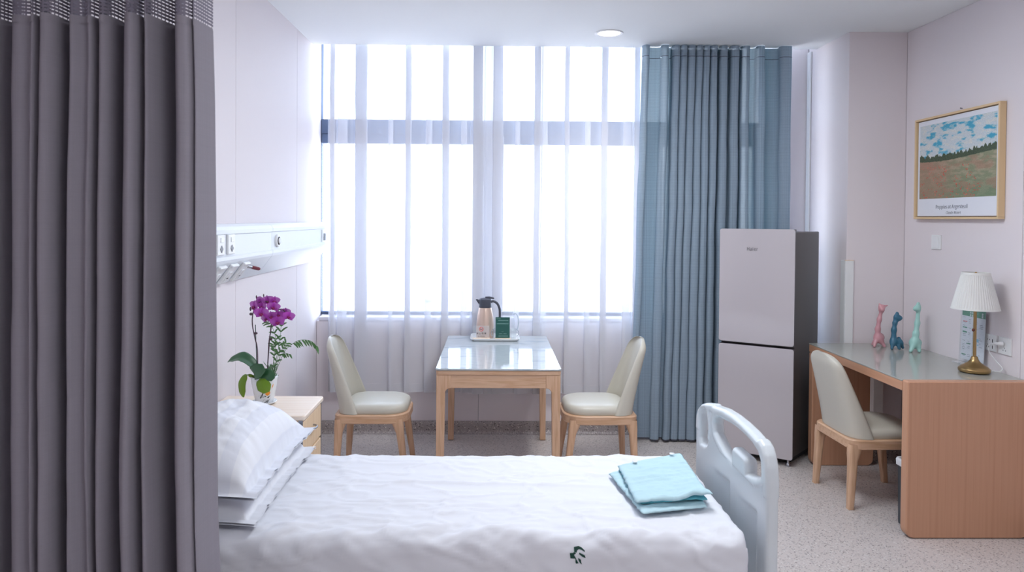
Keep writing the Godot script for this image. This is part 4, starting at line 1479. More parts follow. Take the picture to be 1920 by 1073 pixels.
	tag(sc, "flat pale pink sachet lying between the two sign feet", "sachet")

func glyphs(st: SurfaceTool, rows: Array, size: float, at: Vector3, pitch: float) -> void:
	for g in rows.size():
		var r: PackedStringArray = (rows[g] as String).split("|")
		for y in r.size():
			var x := 0
			while x < r[y].length():
				if r[y][x] == "#":
					var e := x
					while e < r[y].length() and r[y][e] == "#": e += 1
					var c := size / 11.0
					box(st, at + Vector3(g * pitch + (x + e) * c / 2.0, size / 2.0 - y * c, 0), Vector3((e - x) * c, c, 0.0004), 0.00005)
					x = e
				else:
					x += 1

func flask(at: Vector3) -> void:
	var t := thing("vacuum_flask", "rose-gold vacuum flask with a dark grey lid and curved handle", "flask", at)
	var st := ns()
	lathe(st, [Vector2(0.0, 0.0), Vector2(0.058, 0.0), Vector2(0.061, 0.003), Vector2(0.0625, 0.02), Vector2(0.0625, 0.07), Vector2(0.061, 0.11), Vector2(0.056, 0.155), Vector2(0.049, 0.195), Vector2(0.0445, 0.214), Vector2(0.043, 0.2185)], 40)
	obj("body", st, m.champagne, t)
	st = ns()
	lathe(st, [Vector2(0.040, 0.218), Vector2(0.0445, 0.2185), Vector2(0.0445, 0.224), Vector2(0.042, 0.255), Vector2(0.042, 0.276), Vector2(0.040, 0.281), Vector2(0.02, 0.2855), Vector2(0.0, 0.286)], 36)
	obj("collar", st, m.charcoal, t)
	st = ns()
	tube(st, [Vector3(-0.034, 0.252, 0), Vector3(-0.046, 0.262, 0), Vector3(-0.060, 0.272, 0), Vector3(-0.066, 0.274, 0)], [0.016, 0.012, 0.006, 0.003], 12)
	obj("spout", st, m.charcoal, t)
	st = ns()
	tube(st, spline([Vector3(0.038, 0.258, 0.004), Vector3(0.060, 0.262, 0.004), Vector3(0.086, 0.246, 0.004), Vector3(0.101, 0.212, 0.004), Vector3(0.104, 0.175, 0.004), Vector3(0.103, 0.135, 0.004)], 6), 0.0085, 12)
	obj("handle", st, m.charcoal, t)
	st = ns()
	tube(st, [Vector3(0.0, 0.288, 0), Vector3(0.03, 0.289, 0), Vector3(0.058, 0.284, 0), Vector3(0.064, 0.281, 0)], [0.007, 0.008, 0.006, 0.002], 10)
	obj("thumb_lever", st, m.charcoal, t)

func jug(at: Vector3) -> void:
	var t := thing("glass_jug", "clear glass water jug with lid and handle, behind the green card", "jug", at)
	var st := ns()
	lathe(st, [Vector2(0.0, 0.0), Vector2(0.050, 0.0), Vector2(0.057, 0.006), Vector2(0.060, 0.03), Vector2(0.058, 0.09), Vector2(0.052, 0.14), Vector2(0.046, 0.17), Vector2(0.047, 0.186), Vector2(0.050, 0.192)], 36)
	obj("glass", st, m.clear, t)
	st = ns()
	tube(st, spline([Vector3(0.046, 0.165, 0), Vector3(0.058, 0.172, 0), Vector3(0.076, 0.150, 0), Vector3(0.080, 0.11, 0), Vector3(0.074, 0.068, 0), Vector3(0.059, 0.055, 0)], 6), 0.005, 10)
	obj("handle", st, m.clear_thick, t)
	st = ns()
	lathe(st, [Vector2(0.0, 0.192), Vector2(0.050, 0.1925), Vector2(0.050, 0.197), Vector2(0.03, 0.203), Vector2(0.008, 0.206), Vector2(0.007, 0.214), Vector2(0.011, 0.222), Vector2(0.006, 0.229), Vector2(0.0, 0.230)], 30)
	obj("lid", st, m.clear_thick, t)

func cup(at: Vector3, label: String, turn: float) -> void:
	var t := thing("glass_cup", label, "cup", at, 0.0, "glass cups on the tray")
	t.scale = Vector3.ONE * 0.8
	var st := ns()
	lathe(st, [Vector2(0.0, 0.0), Vector2(0.026, 0.0), Vector2(0.029, 0.005), Vector2(0.033, 0.06), Vector2(0.035, 0.095), Vector2(0.033, 0.096), Vector2(0.031, 0.06), Vector2(0.027, 0.008), Vector2(0.0, 0.007)], 28)
	obj("glass", st, m.clear, t)
	st = ns()
	var pts := []
	for i in 9:
		var a := -PI / 2 + PI * i / 8.0
		pts.append(Basis(Vector3.UP, turn) * Vector3(0.034 + 0.02 * cos(a), 0.058 + 0.028 * sin(a), 0))
	tube(st, pts, 0.0035, 8)
	obj("handle", st, m.clear_thick, t)

# ------------------------------------------------------------------ chairs (front towards +x)
func make_chair(label: String, at: Vector3, turn: float) -> Node3D:
	var t := thing("upholstered_chair", label, "chair", at, turn, "cream and oak chairs")
	var w := 0.425
	var l := 0.455
	# seat frame: a rounded ring, deeper curve at the front
	var st := ns()
	var plan := rrect(l, w, [0.13, 0.13, 0.06, 0.06], 7)
	prism(st, plan, Vector3(0, 0.332, 0), Vector3(1, 0, 0), Vector3(0, 0, -1), Vector3.UP, 0.055, 0.006)
	obj("seat_frame", st, m.oak_x, t)
	# cushion
	st = ns()
	var pad := rrect(l - 0.058, w - 0.034, [0.125, 0.125, 0.10, 0.10], 9)
	var np := pad.size()
	grid(st, np, 11, func(u: float, v: float) -> Vector3:
		var p: Vector2 = pad[roundi(u * np) % np]
		var k := [0.985, 1.0, 1.005, 0.995, 0.965, 0.91, 0.82, 0.68, 0.5, 0.32, 0.15, 0.0]
		var h := [0.0, 0.006, 0.02, 0.032, 0.043, 0.051, 0.057, 0.061, 0.064, 0.066, 0.067, 0.067]
		var i := roundi(v * 11)
		return Vector3(p.x * k[i] + 0.016, 0.3875 + h[i], -p.y * k[i]))
	obj("seat_cushion", st, m.leather, t)
	# curved shell of the back
	st = ns()
	var shell := func(u: float, v: float, off: float) -> Vector3:
		var a: float = u * 2 - 1
		var e: float = clampf((v - 0.77) / 0.23, 0.0, 1.0)
		var cap: float = pow(maxf(0.0, 1.0 - pow(e, 3.2)), 0.42)
		off *= sqrt(maxf(0.0, 1.0 - pow(clampf((v - 0.86) / 0.14, 0.0, 1.0), 2.0)))
		var hw: float = lerpf(0.208, 0.158, v) * cap - off * 0.6 * cap
		var wing: float = lerpf(0.115, 0.035, v) * (cap * 0.7 + 0.3)
		var q := absf(a)
		var ang := q * PI / 2
		var z: float = hw * pow(sin(ang), 0.62) * signf(a)
		var x: float = -0.212 - 0.10 * pow(v, 1.15) + wing * pow(q, 2.6) + off * (1.0 - 0.5 * q) - 0.012 * (0.028 - off) / 0.028 * -1.0 * smoothstep(0.86, 1.0, v)
		return Vector3(x, 0.389 + 0.452 * v, z)
	var rows := [0.0, 0.08, 0.16, 0.24, 0.32, 0.40, 0.48, 0.56, 0.64, 0.70, 0.75, 0.80, 0.84, 0.875, 0.90, 0.92, 0.94, 0.955, 0.968, 0.979, 0.988, 0.994, 0.998, 1.0]
	grid(st, 40, 23, func(u: float, v: float) -> Vector3: return shell.call(1.0 - u, rows[roundi(v * 23)], 0.0))
	grid(st, 40, 23, func(u: float, v: float) -> Vector3: return shell.call(u, rows[roundi(v * 23)], 0.028))
	for e in [0.0, 1.0]:
		grid(st, 4, 23, func(u: float, v: float) -> Vector3:
			var k: float = u if e == 1.0 else 1.0 - u
			return shell.call(e, rows[roundi(v * 23)], 0.028 * (1.0 - k)) + Vector3(0.004 * sin(PI * u) * (1.0 - v), 0, 0))
	obj("backrest", st, m.leather, t)
	# legs: tapered, splayed, flaring into the frame
	for sx in [-1, 1]:
		for sz in [-1, 1]:
			st = ns()
			var top := Vector3(sx * (l / 2 - 0.032), 0.36, sz * (w / 2 - 0.030))
			if sx > 0: top = Vector3(l / 2 - 0.062, 0.36, sz * (w / 2 - 0.042))
			var foot := Vector3(sx * (l / 2 - 0.012), 0.0, sz * (w / 2 - 0.018))
			grid(st, 24, 12, func(u: float, v: float) -> Vector3:
				var a := TAU * (0.0 if u > 0.999 else u)
				var k := 1.0 - v
				var r := lerpf(0.026, 0.0165, k) + 0.022 * pow(maxf(0.0, 1.0 - k * 4.2), 2.0)
				var p := top.lerp(foot, k) + Vector3(0, 0.0, 0)
				var c := Vector2(cos(a), sin(a))
				var sq := pow(pow(absf(c.x), 4.5) + pow(absf(c.y), 4.5), -1.0 / 4.5)
				# the flare goes inwards along the frame
				var dx := c.x * sq * r
				if c.x * sx > 0: dx = c.x * sq * minf(r, 0.0265)
				elif k < 0.24: dx *= 1.25
				var rz := minf(r, 0.027)
				return p + Vector3(dx, 0, -c.y * sq * rz))
			st.set_smooth_group(3)
			var rr := 0.0165
			quad(st, foot + Vector3(-rr, 0, -rr), foot + Vector3(rr, 0, -rr), foot + Vector3(rr, 0, rr), foot + Vector3(-rr, 0, rr))
			obj("leg", st, m.oak_y, t)
	return t

func chairs() -> void:
	var c := make_chair("cream leather chair on oak legs left of the table, facing it", V(-0.745, 0.0005, 4.485), 0.0)
	for q in [["cream leather chair on oak legs between the table and the blue-grey drape", V(0.672, 0.0005, 4.475), PI + 0.02], ["cream leather chair on oak legs pushed under the desk", V(2.205, 0.0005, 4.03), 0.03]]:
		var o: Node3D = c.duplicate()
		o.name = numbered("upholstered_chair")
		add_child(o, true)
		o.position = q[1]
		o.rotation.y = q[2]
		o.set_meta("label", q[0])

# ------------------------------------------------------------------ fridge
func fridge() -> void:
	var fr := V(1.945, 0, 4.462)      # front right foot of the doors
	var fl := V(1.540, 0, 4.715)
	var t := thing("refrigerator", "tall two-door fridge with pinkish-silver glass doors, standing before the drape", "refrigerator", fr)
	var e := (fr - fl).normalized()
	var w := fr.distance_to(fl)
	var n := e.cross(Vector3.UP)      # towards the room
	var o := fr
	# cabinet: plan behind the doors
	var plan := PackedVector2Array()
	var back := -n
	var pts := [fr + back * 0.062 - e * 0.004, V(2.262, 0, 4.812), V(1.80, 0, 4.925), fl + back * 0.062 + e * 0.004]
	for p in pts: plan.append(Vector2(p.x - o.x, -(p.z - o.z)))
	var st := ns()
	prism(st, plan, Vector3(0, 0.05, 0), Vector3(1, 0, 0), Vector3(0, 0, -1), Vector3.UP, 1.478, 0.004, false)
	obj("body", st, m.fridge_side, t)
	st = ns()
	var inner := PackedVector2Array()
	var mid := Vector2.ZERO
	for p in plan: mid += p / 4.0
	for p in plan: inner.append(mid + (p - mid) * 0.9)
	prism(st, inner, Vector3(0, 0.012, 0), Vector3(1, 0, 0), Vector3(0, 0, -1), Vector3.UP, 0.037, 0.002, false)
	obj("plinth", st, m.black, t)
	for q in [["door", 0.047, 0.768], ["door", 0.785, 1.545]]:
		var h: float = q[2] - q[1]
		var c := -e * w / 2 + Vector3(0, (q[1] + q[2]) / 2, 0)
		st = ns()
		prism(st, rrect(w - 0.004, h, 0.008, 3), c - n * 0.055, e, Vector3.UP, n, 0.048, 0.003)
		var d := obj("door", st, m.fridge_dark, t)
		st = ns()
		prism(st, rrect(w, h, 0.016, 6), c - n * 0.0065, e, Vector3.UP, n, 0.0065, 0.0015)
		obj("glass_panel", st, m.fridge_glass, d)
		if q[1] > 0.5:
			text("lettering", "Haier", 0.030, mat(rgb(96, 96, 102), 0.35, 0.4), d, -e * (w * 0.555) + Vector3(0, 1.412, 0) + n * 0.0006, Basis(e, Vector3.UP, n))
	st = ns()
	prism(st, rrect(0.035, 0.06, 0.004, 3), -e * 0.022 - n * 0.052 + Vector3(0, 1.5285, 0), e, -n, Vector3.UP, 0.016, 0.002)
	obj("hinge_cover", st, m.fridge_dark, t)
	for q in [0.03, w - 0.03]:
		st = ns()
		lathe(st, [Vector2(0.017, 0.0), Vector2(0.017, 0.018), Vector2(0.009, 0.022), Vector2(0.009, 0.045)], 16, -e * q - n * 0.03 + Vector3(0, 0.0005, 0))
		obj("foot", st, m.steel, t)

# ------------------------------------------------------------------ desk
func desk_set() -> void:
	var x0 := 2.091
	var x1 := XR - 0.004
	var d0 := 3.466
	var d1 := 4.565
	var t := thing("writing_desk", "beech desk with full side panels and a grey-green glass top along the right wall", "desk", V((x0 + x1) / 2, 0, (d0 + d1) / 2))
	var o := t.position
	var st := ns()
	var h := DESK_H
	prism(st, rrect(x1 - x0, h - 0.002, [0.045, 0.009, 0.009, 0.045], 6), V((x0 + x1) / 2, h / 2 + 0.001, d0 + 0.052) - o, Vector3(1, 0, 0), Vector3.UP, Vector3(0, 0, 1), 0.052, 0.005)
	obj("side_panel", st, m.beech_y, t)
	st = ns()
	prism(st, rrect(0.41, h - 0.06, [0.045, 0.009, 0.009, 0.045], 6), V(x0 + 0.205, (h - 0.06) / 2 + 0.001, d1 - 0.002) - o, Vector3(1, 0, 0), Vector3.UP, Vector3(0, 0, 1), 0.052, 0.004)
	obj("side_panel", st, m.beech_y, t)
	st = ns()
	box(st, V((x0 + x1) / 2, h - 0.033, (d0 + 0.0525 + d1) / 2) - o, Vector3(x1 - x0, 0.048, d1 - d0 - 0.053), 0.002)
	obj("top", st, m.beech_z, t)
	st = ns()
	box(st, V((x0 + x1) / 2, h - 0.0048, (d0 + 0.0525 + d1) / 2) - o, Vector3(x1 - x0 + 0.004, 0.008, d1 - d0 - 0.053), 0.0015)
	obj("glass_top", st, m.desk_glass, t)
	st = ns()
	box(st, V(2.472, 0.548, 4.435) - o, Vector3(0.066, 0.38, 0.04), 0.003)
	var cd := obj("cable_duct", st, m.white_plastic, t)
	st = ns()
	box(st, V(2.476, 0.372, 4.4145) - o, Vector3(0.006, 0.006, 0.002), 0.0005)
	obj("screw_hole", st, m.dark, cd)
	table_lamp(V(2.585, h + 0.0006, 3.695))
	giraffes()
	card_holder()
	# waste bin behind the near side panel
	var b := thing("waste_bin", "slim dark grey waste bin with a white liner, behind the desk's side panel", "waste bin", V(2.286, 0, 3.605))
	st = ns()
	var rg := func(k: float, y: float) -> Array: return [rrect(0.255 * k, 0.118 * k, 0.009, 5), y]
	var rings := [rg.call(0.96, 0.0005), rg.call(0.97, 0.02), rg.call(1.0, 0.31), rg.call(1.03, 0.312), rg.call(1.03, 0.335), rg.call(0.97, 0.335), rg.call(0.92, 0.03)]
	var np: int = rings[0][0].size()
	grid(st, np, rings.size() - 1, func(u: float, v: float) -> Vector3:
		var r: Array = rings[roundi(v * (rings.size() - 1))]
		var p: Vector2 = r[0][roundi(u * np) % np]
		return Vector3(p.x, r[1], -p.y), Vector2(1, 1), 0)
	st.set_smooth_group(1)
	for i in np:
		var pa: Vector2 = rings[0][0][i]
		var pb: Vector2 = rings[0][0][(i + 1) % np]
		out_tri(st, Vector3(0, 0.0005, 0), Vector3(pa.x, 0.0005, -pa.y), Vector3(pb.x, 0.0005, -pb.y), Vector3(0, 1, 0))
	obj("bin", st, m.bin, b)
	st = ns()
	var nz := FastNoiseLite.new()
	nz.seed = 2
	nz.frequency = 30.0
	var bag := [rg.call(0.95, 0.30), rg.call(0.96, 0.345), rg.call(1.03, 0.352), rg.call(1.07, 0.338), rg.call(1.05, 0.312)]
	grid(st, np, bag.size() - 1, func(u: float, v: float) -> Vector3:
		var r: Array = bag[roundi(v * (bag.size() - 1))]
		var p: Vector2 = r[0][roundi(u * np) % np]
		var k := 1.0 + 0.05 * nz.get_noise_2d(p.x, p.y + v) * v
		return Vector3(p.x * k, r[1] + 0.012 * nz.get_noise_2d(p.x + 4.0, p.y) * v, -p.y * k))
	obj("liner", st, m.bag, b)

func table_lamp(at: Vector3) -> void:
	var t := thing("table_lamp", "antique brass table lamp with a pleated white shade, on the desk", "table lamp", at)
	var st := ns()
	lathe(st, [Vector2(0.0, 0.003), Vector2(0.071, 0.003), Vector2(0.0745, 0.006), Vector2(0.075, 0.018), Vector2(0.073, 0.022), Vector2(0.069, 0.024), Vector2(0.067, 0.027), Vector2(0.059, 0.034), Vector2(0.046, 0.041), Vector2(0.043, 0.044), Vector2(0.032, 0.051), Vector2(0.024, 0.060), Vector2(0.018, 0.070), Vector2(0.015, 0.082), Vector2(0.013, 0.085), Vector2(0.0, 0.085)], 48)
	obj("base", st, m.brass, t)
	st = ns()
	for a in 3:
		lathe(st, [Vector2(0.006, 0.0), Vector2(0.007, 0.003), Vector2(0.0, 0.0035)], 10, Vector3(0.06 * cos(a * 2.1), 0, 0.06 * sin(a * 2.1)))
	obj("felt_pad", st, m.dark, t)
	st = ns()
	tube(st, [Vector3(0, 0.083, 0), Vector3(0, 0.36, 0), Vector3(0, 0.50, 0)], [0.0085, 0.0075, 0.006], 16)
	obj("pole", st, m.brass, t)
	st = ns()
	lathe(st, [Vector2(0.0, 0.333), Vector2(0.024, 0.334), Vector2(0.026, 0.338), Vector2(0.018, 0.345), Vector2(0.016, 0.40), Vector2(0.0, 0.402)], 20)
	obj("lamp_holder", st, m.brass, t)
	# pleated shade between two plain bands
	st = ns()
	var wall_ := func(k: float, a: float, inn: float) -> Vector3:
		var r := lerpf(0.112, 0.0635, k) - inn
		if k > 0.045 and k < 0.94: r += 0.0030 * absf(fposmod(a * 52.0 / TAU, 1.0) * 2.0 - 1.0) - 0.0015
		return Vector3(r * cos(a), lerpf(0.338, 0.535, k), -r * sin(a))
	for inn in [0.0, 0.0022]:
		grid(st, 312, 12, func(u: float, v: float) -> Vector3:
			var a := TAU * (0.0 if u > 0.99999 else u)
			var ks := [0.0, 0.04, 0.05, 0.15, 0.3, 0.45, 0.6, 0.7, 0.8, 0.9, 0.935, 0.945, 1.0]
			return wall_.call(ks[roundi(v * 12)], a if inn == 0.0 else TAU - a, inn))
	var sh := obj("shade", st, m.shade, t)
	for q in [[0.0, 0.045], [0.937, 1.0]]:
		st = ns()
		lathe(st, [Vector2(lerpf(0.112, 0.0635, q[0]) + 0.0018, lerpf(0.338, 0.535, q[0])), Vector2(lerpf(0.112, 0.0635, q[1]) + 0.0018, lerpf(0.338, 0.535, q[1]))], 64)
		obj("trim_band", st, m.shade, sh)
	st = ns()
	for a in 3:
		var v := Vector3(cos(a * TAU / 3), 0, sin(a * TAU / 3))
		tube(st, [Vector3(0, 0.527, 0), v * 0.0625 + Vector3(0, 0.527, 0)], 0.0015, 6)
	lathe(st, [Vector2(0.008, 0.50), Vector2(0.006, 0.533), Vector2(0.003, 0.538), Vector2(0.0, 0.5385)], 12)
	obj("finial", st, m.brass, t)
	st = ns()
	tube(st, [Vector3(-0.018, 0.336, 0.014), Vector3(-0.018, 0.236, 0.014)], 0.0009, 6)
	var ch := obj("pull_chain", st, m.brass, t)
	st = ns()
	ellipsoid(st, Vector3(-0.018, 0.228, 0.014), Vector3(0.008, 0.0085, 0.008))
	obj("pull_knob", st, mat(rgb(110, 60, 48), 0.3), ch)
	# flex to the wall socket, with its plug
	st = ns()
	var p := func(x: float, y: float, d: float) -> Vector3: return V(x, y, d) - at
	tube(st, spline([p.call(2.655, h_(0.012), 3.68), p.call(2.69, h_(0.012), 3.655), p.call(2.702, h_(0.03), 3.648), p.call(2.70, h_(0.06), 3.69), p.call(2.695, h_(0.10), 3.735), p.call(2.69, h_(0.135), 3.728), p.call(2.678, h_(0.151), 3.70), p.call(2.685, h_(0.156), 3.68), p.call(2.70, h_(0.158), 3.668)], 6), 0.0026, 8)
	var fx := obj("flex", st, m.white_plastic, t)
	st = ns()
	tube(st, [p.call(2.682, h_(0.157), 3.685), p.call(2.694, h_(0.158), 3.672), p.call(2.70, h_(0.158), 3.667), p.call(2.7135, h_(0.158), 3.662)], [0.004, 0.008, 0.012, 0.0125], 12)
	obj("plug", st, m.white_plastic, fx)

func h_(y: float) -> float:
	return DESK_H + y

func giraffes() -> void:
	for k in 3:
		var sc: float = [0.0003496, 0.000343, 0.000336][k]
		var ox: float = [205, 540, 880][k]
		var oy: float = [882, 922, 975][k]
		var parts: Array = [
			[[[205, 725, 20, 84], [255, 720, -40, 82]], [[188, 690, 30, 46], [182, 560, 30, 36]], [[182, 560, 30, 36], [208, 380, 30, 30]], [[208, 380, 30, 30], [245, 215, 30, 26]], [[240, 175, 35, 46], [258, 160, 30, 44]], [[236, 205, 60, 30], [230, 200, 85, 24]], [[222, 130, 25, 14], [207, 92, 25, 9]], [[285, 140, 25, 13], [348, 124, 25, 12]],
				[[130, 790, 55, 32], [92, 862, 90, 20]], [[245, 790, 60, 34], [278, 862, 90, 22]], [[300, 790, -70, 32], [345, 852, -100, 20]], [[190, 800, -80, 30], [170, 862, -110, 20]]],
			[[[480, 790, 20, 56], [600, 790, -10, 58]], [[488, 740, 15, 46], [495, 570, 10, 34]], [[495, 570, 10, 34], [515, 440, 5, 30]], [[515, 440, 5, 30], [550, 345, 0, 34]], [[550, 340, 0, 46], [582, 345, 10, 38]], [[585, 360, 20, 28], [602, 350, 30, 22]], [[560, 300, -10, 14], [562, 264, -10, 23]], [[525, 310, 20, 12], [512, 330, 35, 12]], [[600, 745, -20, 12], [605, 720, -20, 18]],
				[[455, 830, 45, 32], [428, 902, 70, 21]], [[560, 840, 55, 30], [560, 902, 75, 24]], [[625, 820, 20, 32], [652, 892, 30, 20]], [[520, 830, -50, 30], [510, 902, -70, 20]]],
			[[[860, 815, 20, 84], [920, 812, -10, 84]], [[870, 760, 30, 56], [890, 640, 20, 42]], [[890, 640, 20, 42], [918, 450, 10, 34]], [[918, 450, 10, 34], [938, 230, 0, 28]], [[935, 170, 0, 44], [900, 175, 15, 40]], [[890, 180, 20, 32], [855, 186, 30, 25]], [[920, 130, 15, 14], [916, 85, 15, 13]], [[955, 130, -15, 16], [955, 85, -15, 16]],
				[[805, 880, 55, 36], [758, 950, 85, 26]], [[918, 880, 65, 34], [918, 950, 85, 27]], [[970, 880, -30, 32], [1006, 940, -50, 20]], [[880, 890, -80, 32], [870, 950, -100, 22]]]][k]
		var bones := []
		var lo := Vector3.ONE * 9
		var hi := -lo
		for b in parts:
			var q := []
			for e in b:
				var p := Vector3((e[0] - ox) * sc, maxf((oy - e[1]) * sc, e[3] * sc * 0.7), e[2] * sc)
				q.append(p)
				q.append(e[3] * sc)
				lo = lo.min(p - Vector3.ONE * (e[3] * sc + 0.006))
				hi = hi.max(p + Vector3.ONE * (e[3] * sc + 0.006))
			bones.append(q)
		lo.y = -0.006
		var st := ns()
		nets(st, lo, hi, 0.0042, func(p: Vector3) -> float:
			var d := 1.0
			for q in bones:
				var c := capsule(p, q[0], q[2], q[1], q[3])
				if c < 0.03: d = smin(d, c - 0.0012, 0.017)
				else: d = minf(d, c)
			return maxf(d, -p.y))
		var o := obj("giraffe_figurine", st, [m.pink, m.blue, m.teal][k])
		o.position = V([2.478, 2.545, 2.612][k], DESK_H + 0.0012, [4.44, 4.355, 4.27][k])
		tag(o, ["pink ceramic giraffe figurine with pointed ears, farthest from the desk lamp", "dark blue ceramic giraffe figurine, the shortest of the three on the desk", "mint green ceramic giraffe figurine with upright ears, nearest the desk lamp"][k], "figurine", "giraffe figurines on the desk")

func card_holder() -> void:
	# clear holder leaning on the right wall
	var t := thing("acrylic_card_holder", "clear acrylic holder with a green-headed notice, behind the desk lamp", "card holder", V(2.690, DESK_H + 0.0006, 3.88))
	var tilt := Basis(Vector3.BACK, -0.035)     # leans back towards the wall
	var o := obj_box("acrylic_plate", Vector3(0.004, 0.166, 0), Vector3(0.002, 0.320, 0.206), m.clear, t)
	o.basis = tilt
	o = obj_box("acrylic_foot", Vector3(-0.018, 0.002, 0), Vector3(0.044, 0.003, 0.206), m.clear, t)
	var sheet := obj_box("notice", Vector3(0.0075, 0.170, 0), Vector3(0.001, 0.296, 0.190), m.paper, t)
	sheet.basis = tilt
	# print: z from -0.095 (far) to 0.095 (near), y above the foot
	var pr := func(called: String, mt: Material, rects: Array) -> void:
		var st := ns()
		for r in rects:    # far edge, top, width, height
			box(st, Vector3(0.0068, r[1] - r[3] / 2, -0.095 + r[0] + r[2] / 2), Vector3(0.0005, r[3], r[2]), 0.0001)
		obj(called, st, mt, sheet)
	pr.call("printed_header", m.green, [[0.0, 0.318, 0.19, 0.048]])
	var st2 := ns()
	for r in [[0.006, 0.312, 0.05, 0.006], [0.064, 0.297, 0.010, 0.011], [0.077, 0.297, 0.010, 0.011], [0.090, 0.297, 0.010, 0.011], [0.103, 0.297, 0.010, 0.011], [0.064, 0.283, 0.012, 0.012], [0.079, 0.283, 0.012, 0.012], [0.094, 0.283, 0.012, 0.012], [0.109, 0.283, 0.012, 0.012], [0.16, 0.30, 0.012, 0.028]]:
		for k in 3:
			box(st2, Vector3(0.0064, r[1] - r[3] * (k + 0.5) / 3, -0.095 + r[0] + r[2] / 2), Vector3(0.0004, r[3] / 5, r[2]), 0.0001)
		box(st2, Vector3(0.0064, r[1] - r[3] / 2, -0.095 + r[0] + r[2] / 2), Vector3(0.0004, r[3], r[2] / 5), 0.0001)
	obj("header_lettering", st2, m.white, sheet)
	pr.call("printed_green_bars", m.green, [[0.010, 0.206, 0.036, 0.006], [0.010, 0.182, 0.036, 0.009], [0.045, 0.117, 0.033, 0.005], [0.010, 0.052, 0.034, 0.006]])
	pr.call("printed_red_bar", m.red, [[0.010, 0.240, 0.034, 0.005]])
	pr.call("printed_blue_box", mat(rgb(120, 190, 226), 0.6), [[0.114, 0.152, 0.03, 0.018], [0.132, 0.122, 0.012, 0.006]])
	pr.call("printed_rule", m.grey_line, [[0.093, 0.268, 0.0016, 0.24]])
	var small := []
	var r := RandomNumberGenerator.new()
	r.seed = 17
	for y in 24:
		for c in 4:
			if r.randf() < 0.5:
				small.append([0.010 + c * 0.045 + r.randf_range(0, 0.004), 0.262 - y * 0.0095, r.randf_range(0.012, 0.03), 0.0022])
	pr.call("printed_small_text", m.print_grey, small)

func obj_box(called: String, c: Vector3, s: Vector3, mt: Material, parent: Node3D) -> MeshInstance3D:
	var st := ns()
	box(st, c, s, minf(0.0008, s[s.min_axis_index()] * 0.3))
	return obj(called, st, mt, parent)

# ------------------------------------------------------------------ right wall
func landscape() -> ImageTexture:
	# a plain meadow under a cloudy sky
	var w := 360
	var h := 250
	var im := Image.create(w, h, false, Image.FORMAT_RGB8)
	var n := FastNoiseLite.new()
	n.seed = 40
	n.frequency = 1.0
	n.fractal_octaves = 5
	var r := RandomNumberGenerator.new()
	r.seed = 41
	for y in h:
		for x in w:
			var u := float(x) / w
			var v := float(y) / h
			var hor := 0.47 + 0.035 * sin(u * 3.4 + 0.6) + 0.008 * n.get_noise_2d(u * 18, 3)
			var c: Color
			if v < hor:
				var k := n.get_noise_2d(u * 4.5, v * 8.0)
				c = rgb(206, 214, 218).lerp(rgb(74, 168, 200), smoothstep(0.02, 0.34, k))
				c = c.lerp(rgb(226, 222, 214), smoothstep(0.0, 0.4, n.get_noise_2d(u * 9.0 + 7, v * 14.0)) * 0.6)
				var th := hor - 0.075 - 0.05 * n.get_noise_2d(u * 22.0, 9.0)
				if v > th: c = rgb(58, 74, 60).lerp(rgb(92, 104, 76), 0.5 + n.get_noise_2d(u * 60, v * 60))
			else:
				var k2 := n.get_noise_2d(u * 7.0, v * 16.0)
				c = rgb(140, 144, 116).lerp(rgb(172, 160, 134), smoothstep(-0.3, 0.4, k2))
				c = c.lerp(rgb(108, 134, 104), smoothstep(0.6, 1.0, v) * 0.6)
				c = c.lerp(rgb(178, 130, 112), (1.0 - smoothstep(0.2, 0.65, u)) * 0.5)
				c = c.lerp(rgb(170, 130, 110), smoothstep(0.1, 0.4, n.get_noise_2d(u * 3.0 + 5, v * 5.0)) * 0.6)
			var g := 1.0 + 0.22 * n.get_noise_2d(x * 0.35, y * 0.6)
			im.set_pixel(x, y, Color(c.r * g, c.g * g, c.b * g).clamp())
	for i in 420:
		var v := r.randf_range(0.56, 0.99)
		var u := r.randf() * (0.35 + 0.55 * v)
		if u > 1.0 or n.get_noise_2d(u * 5.0, v * 5.0 + 30) < -0.08: continue
		var a := 1 + int(v * 4.0 * r.randf())
		im.fill_rect(Rect2i(int(u * w), int(v * h), a + 1, a), [rgb(206, 76, 60), rgb(196, 96, 78), rgb(222, 110, 88)][i % 3])
	return ImageTexture.create_from_image(im)

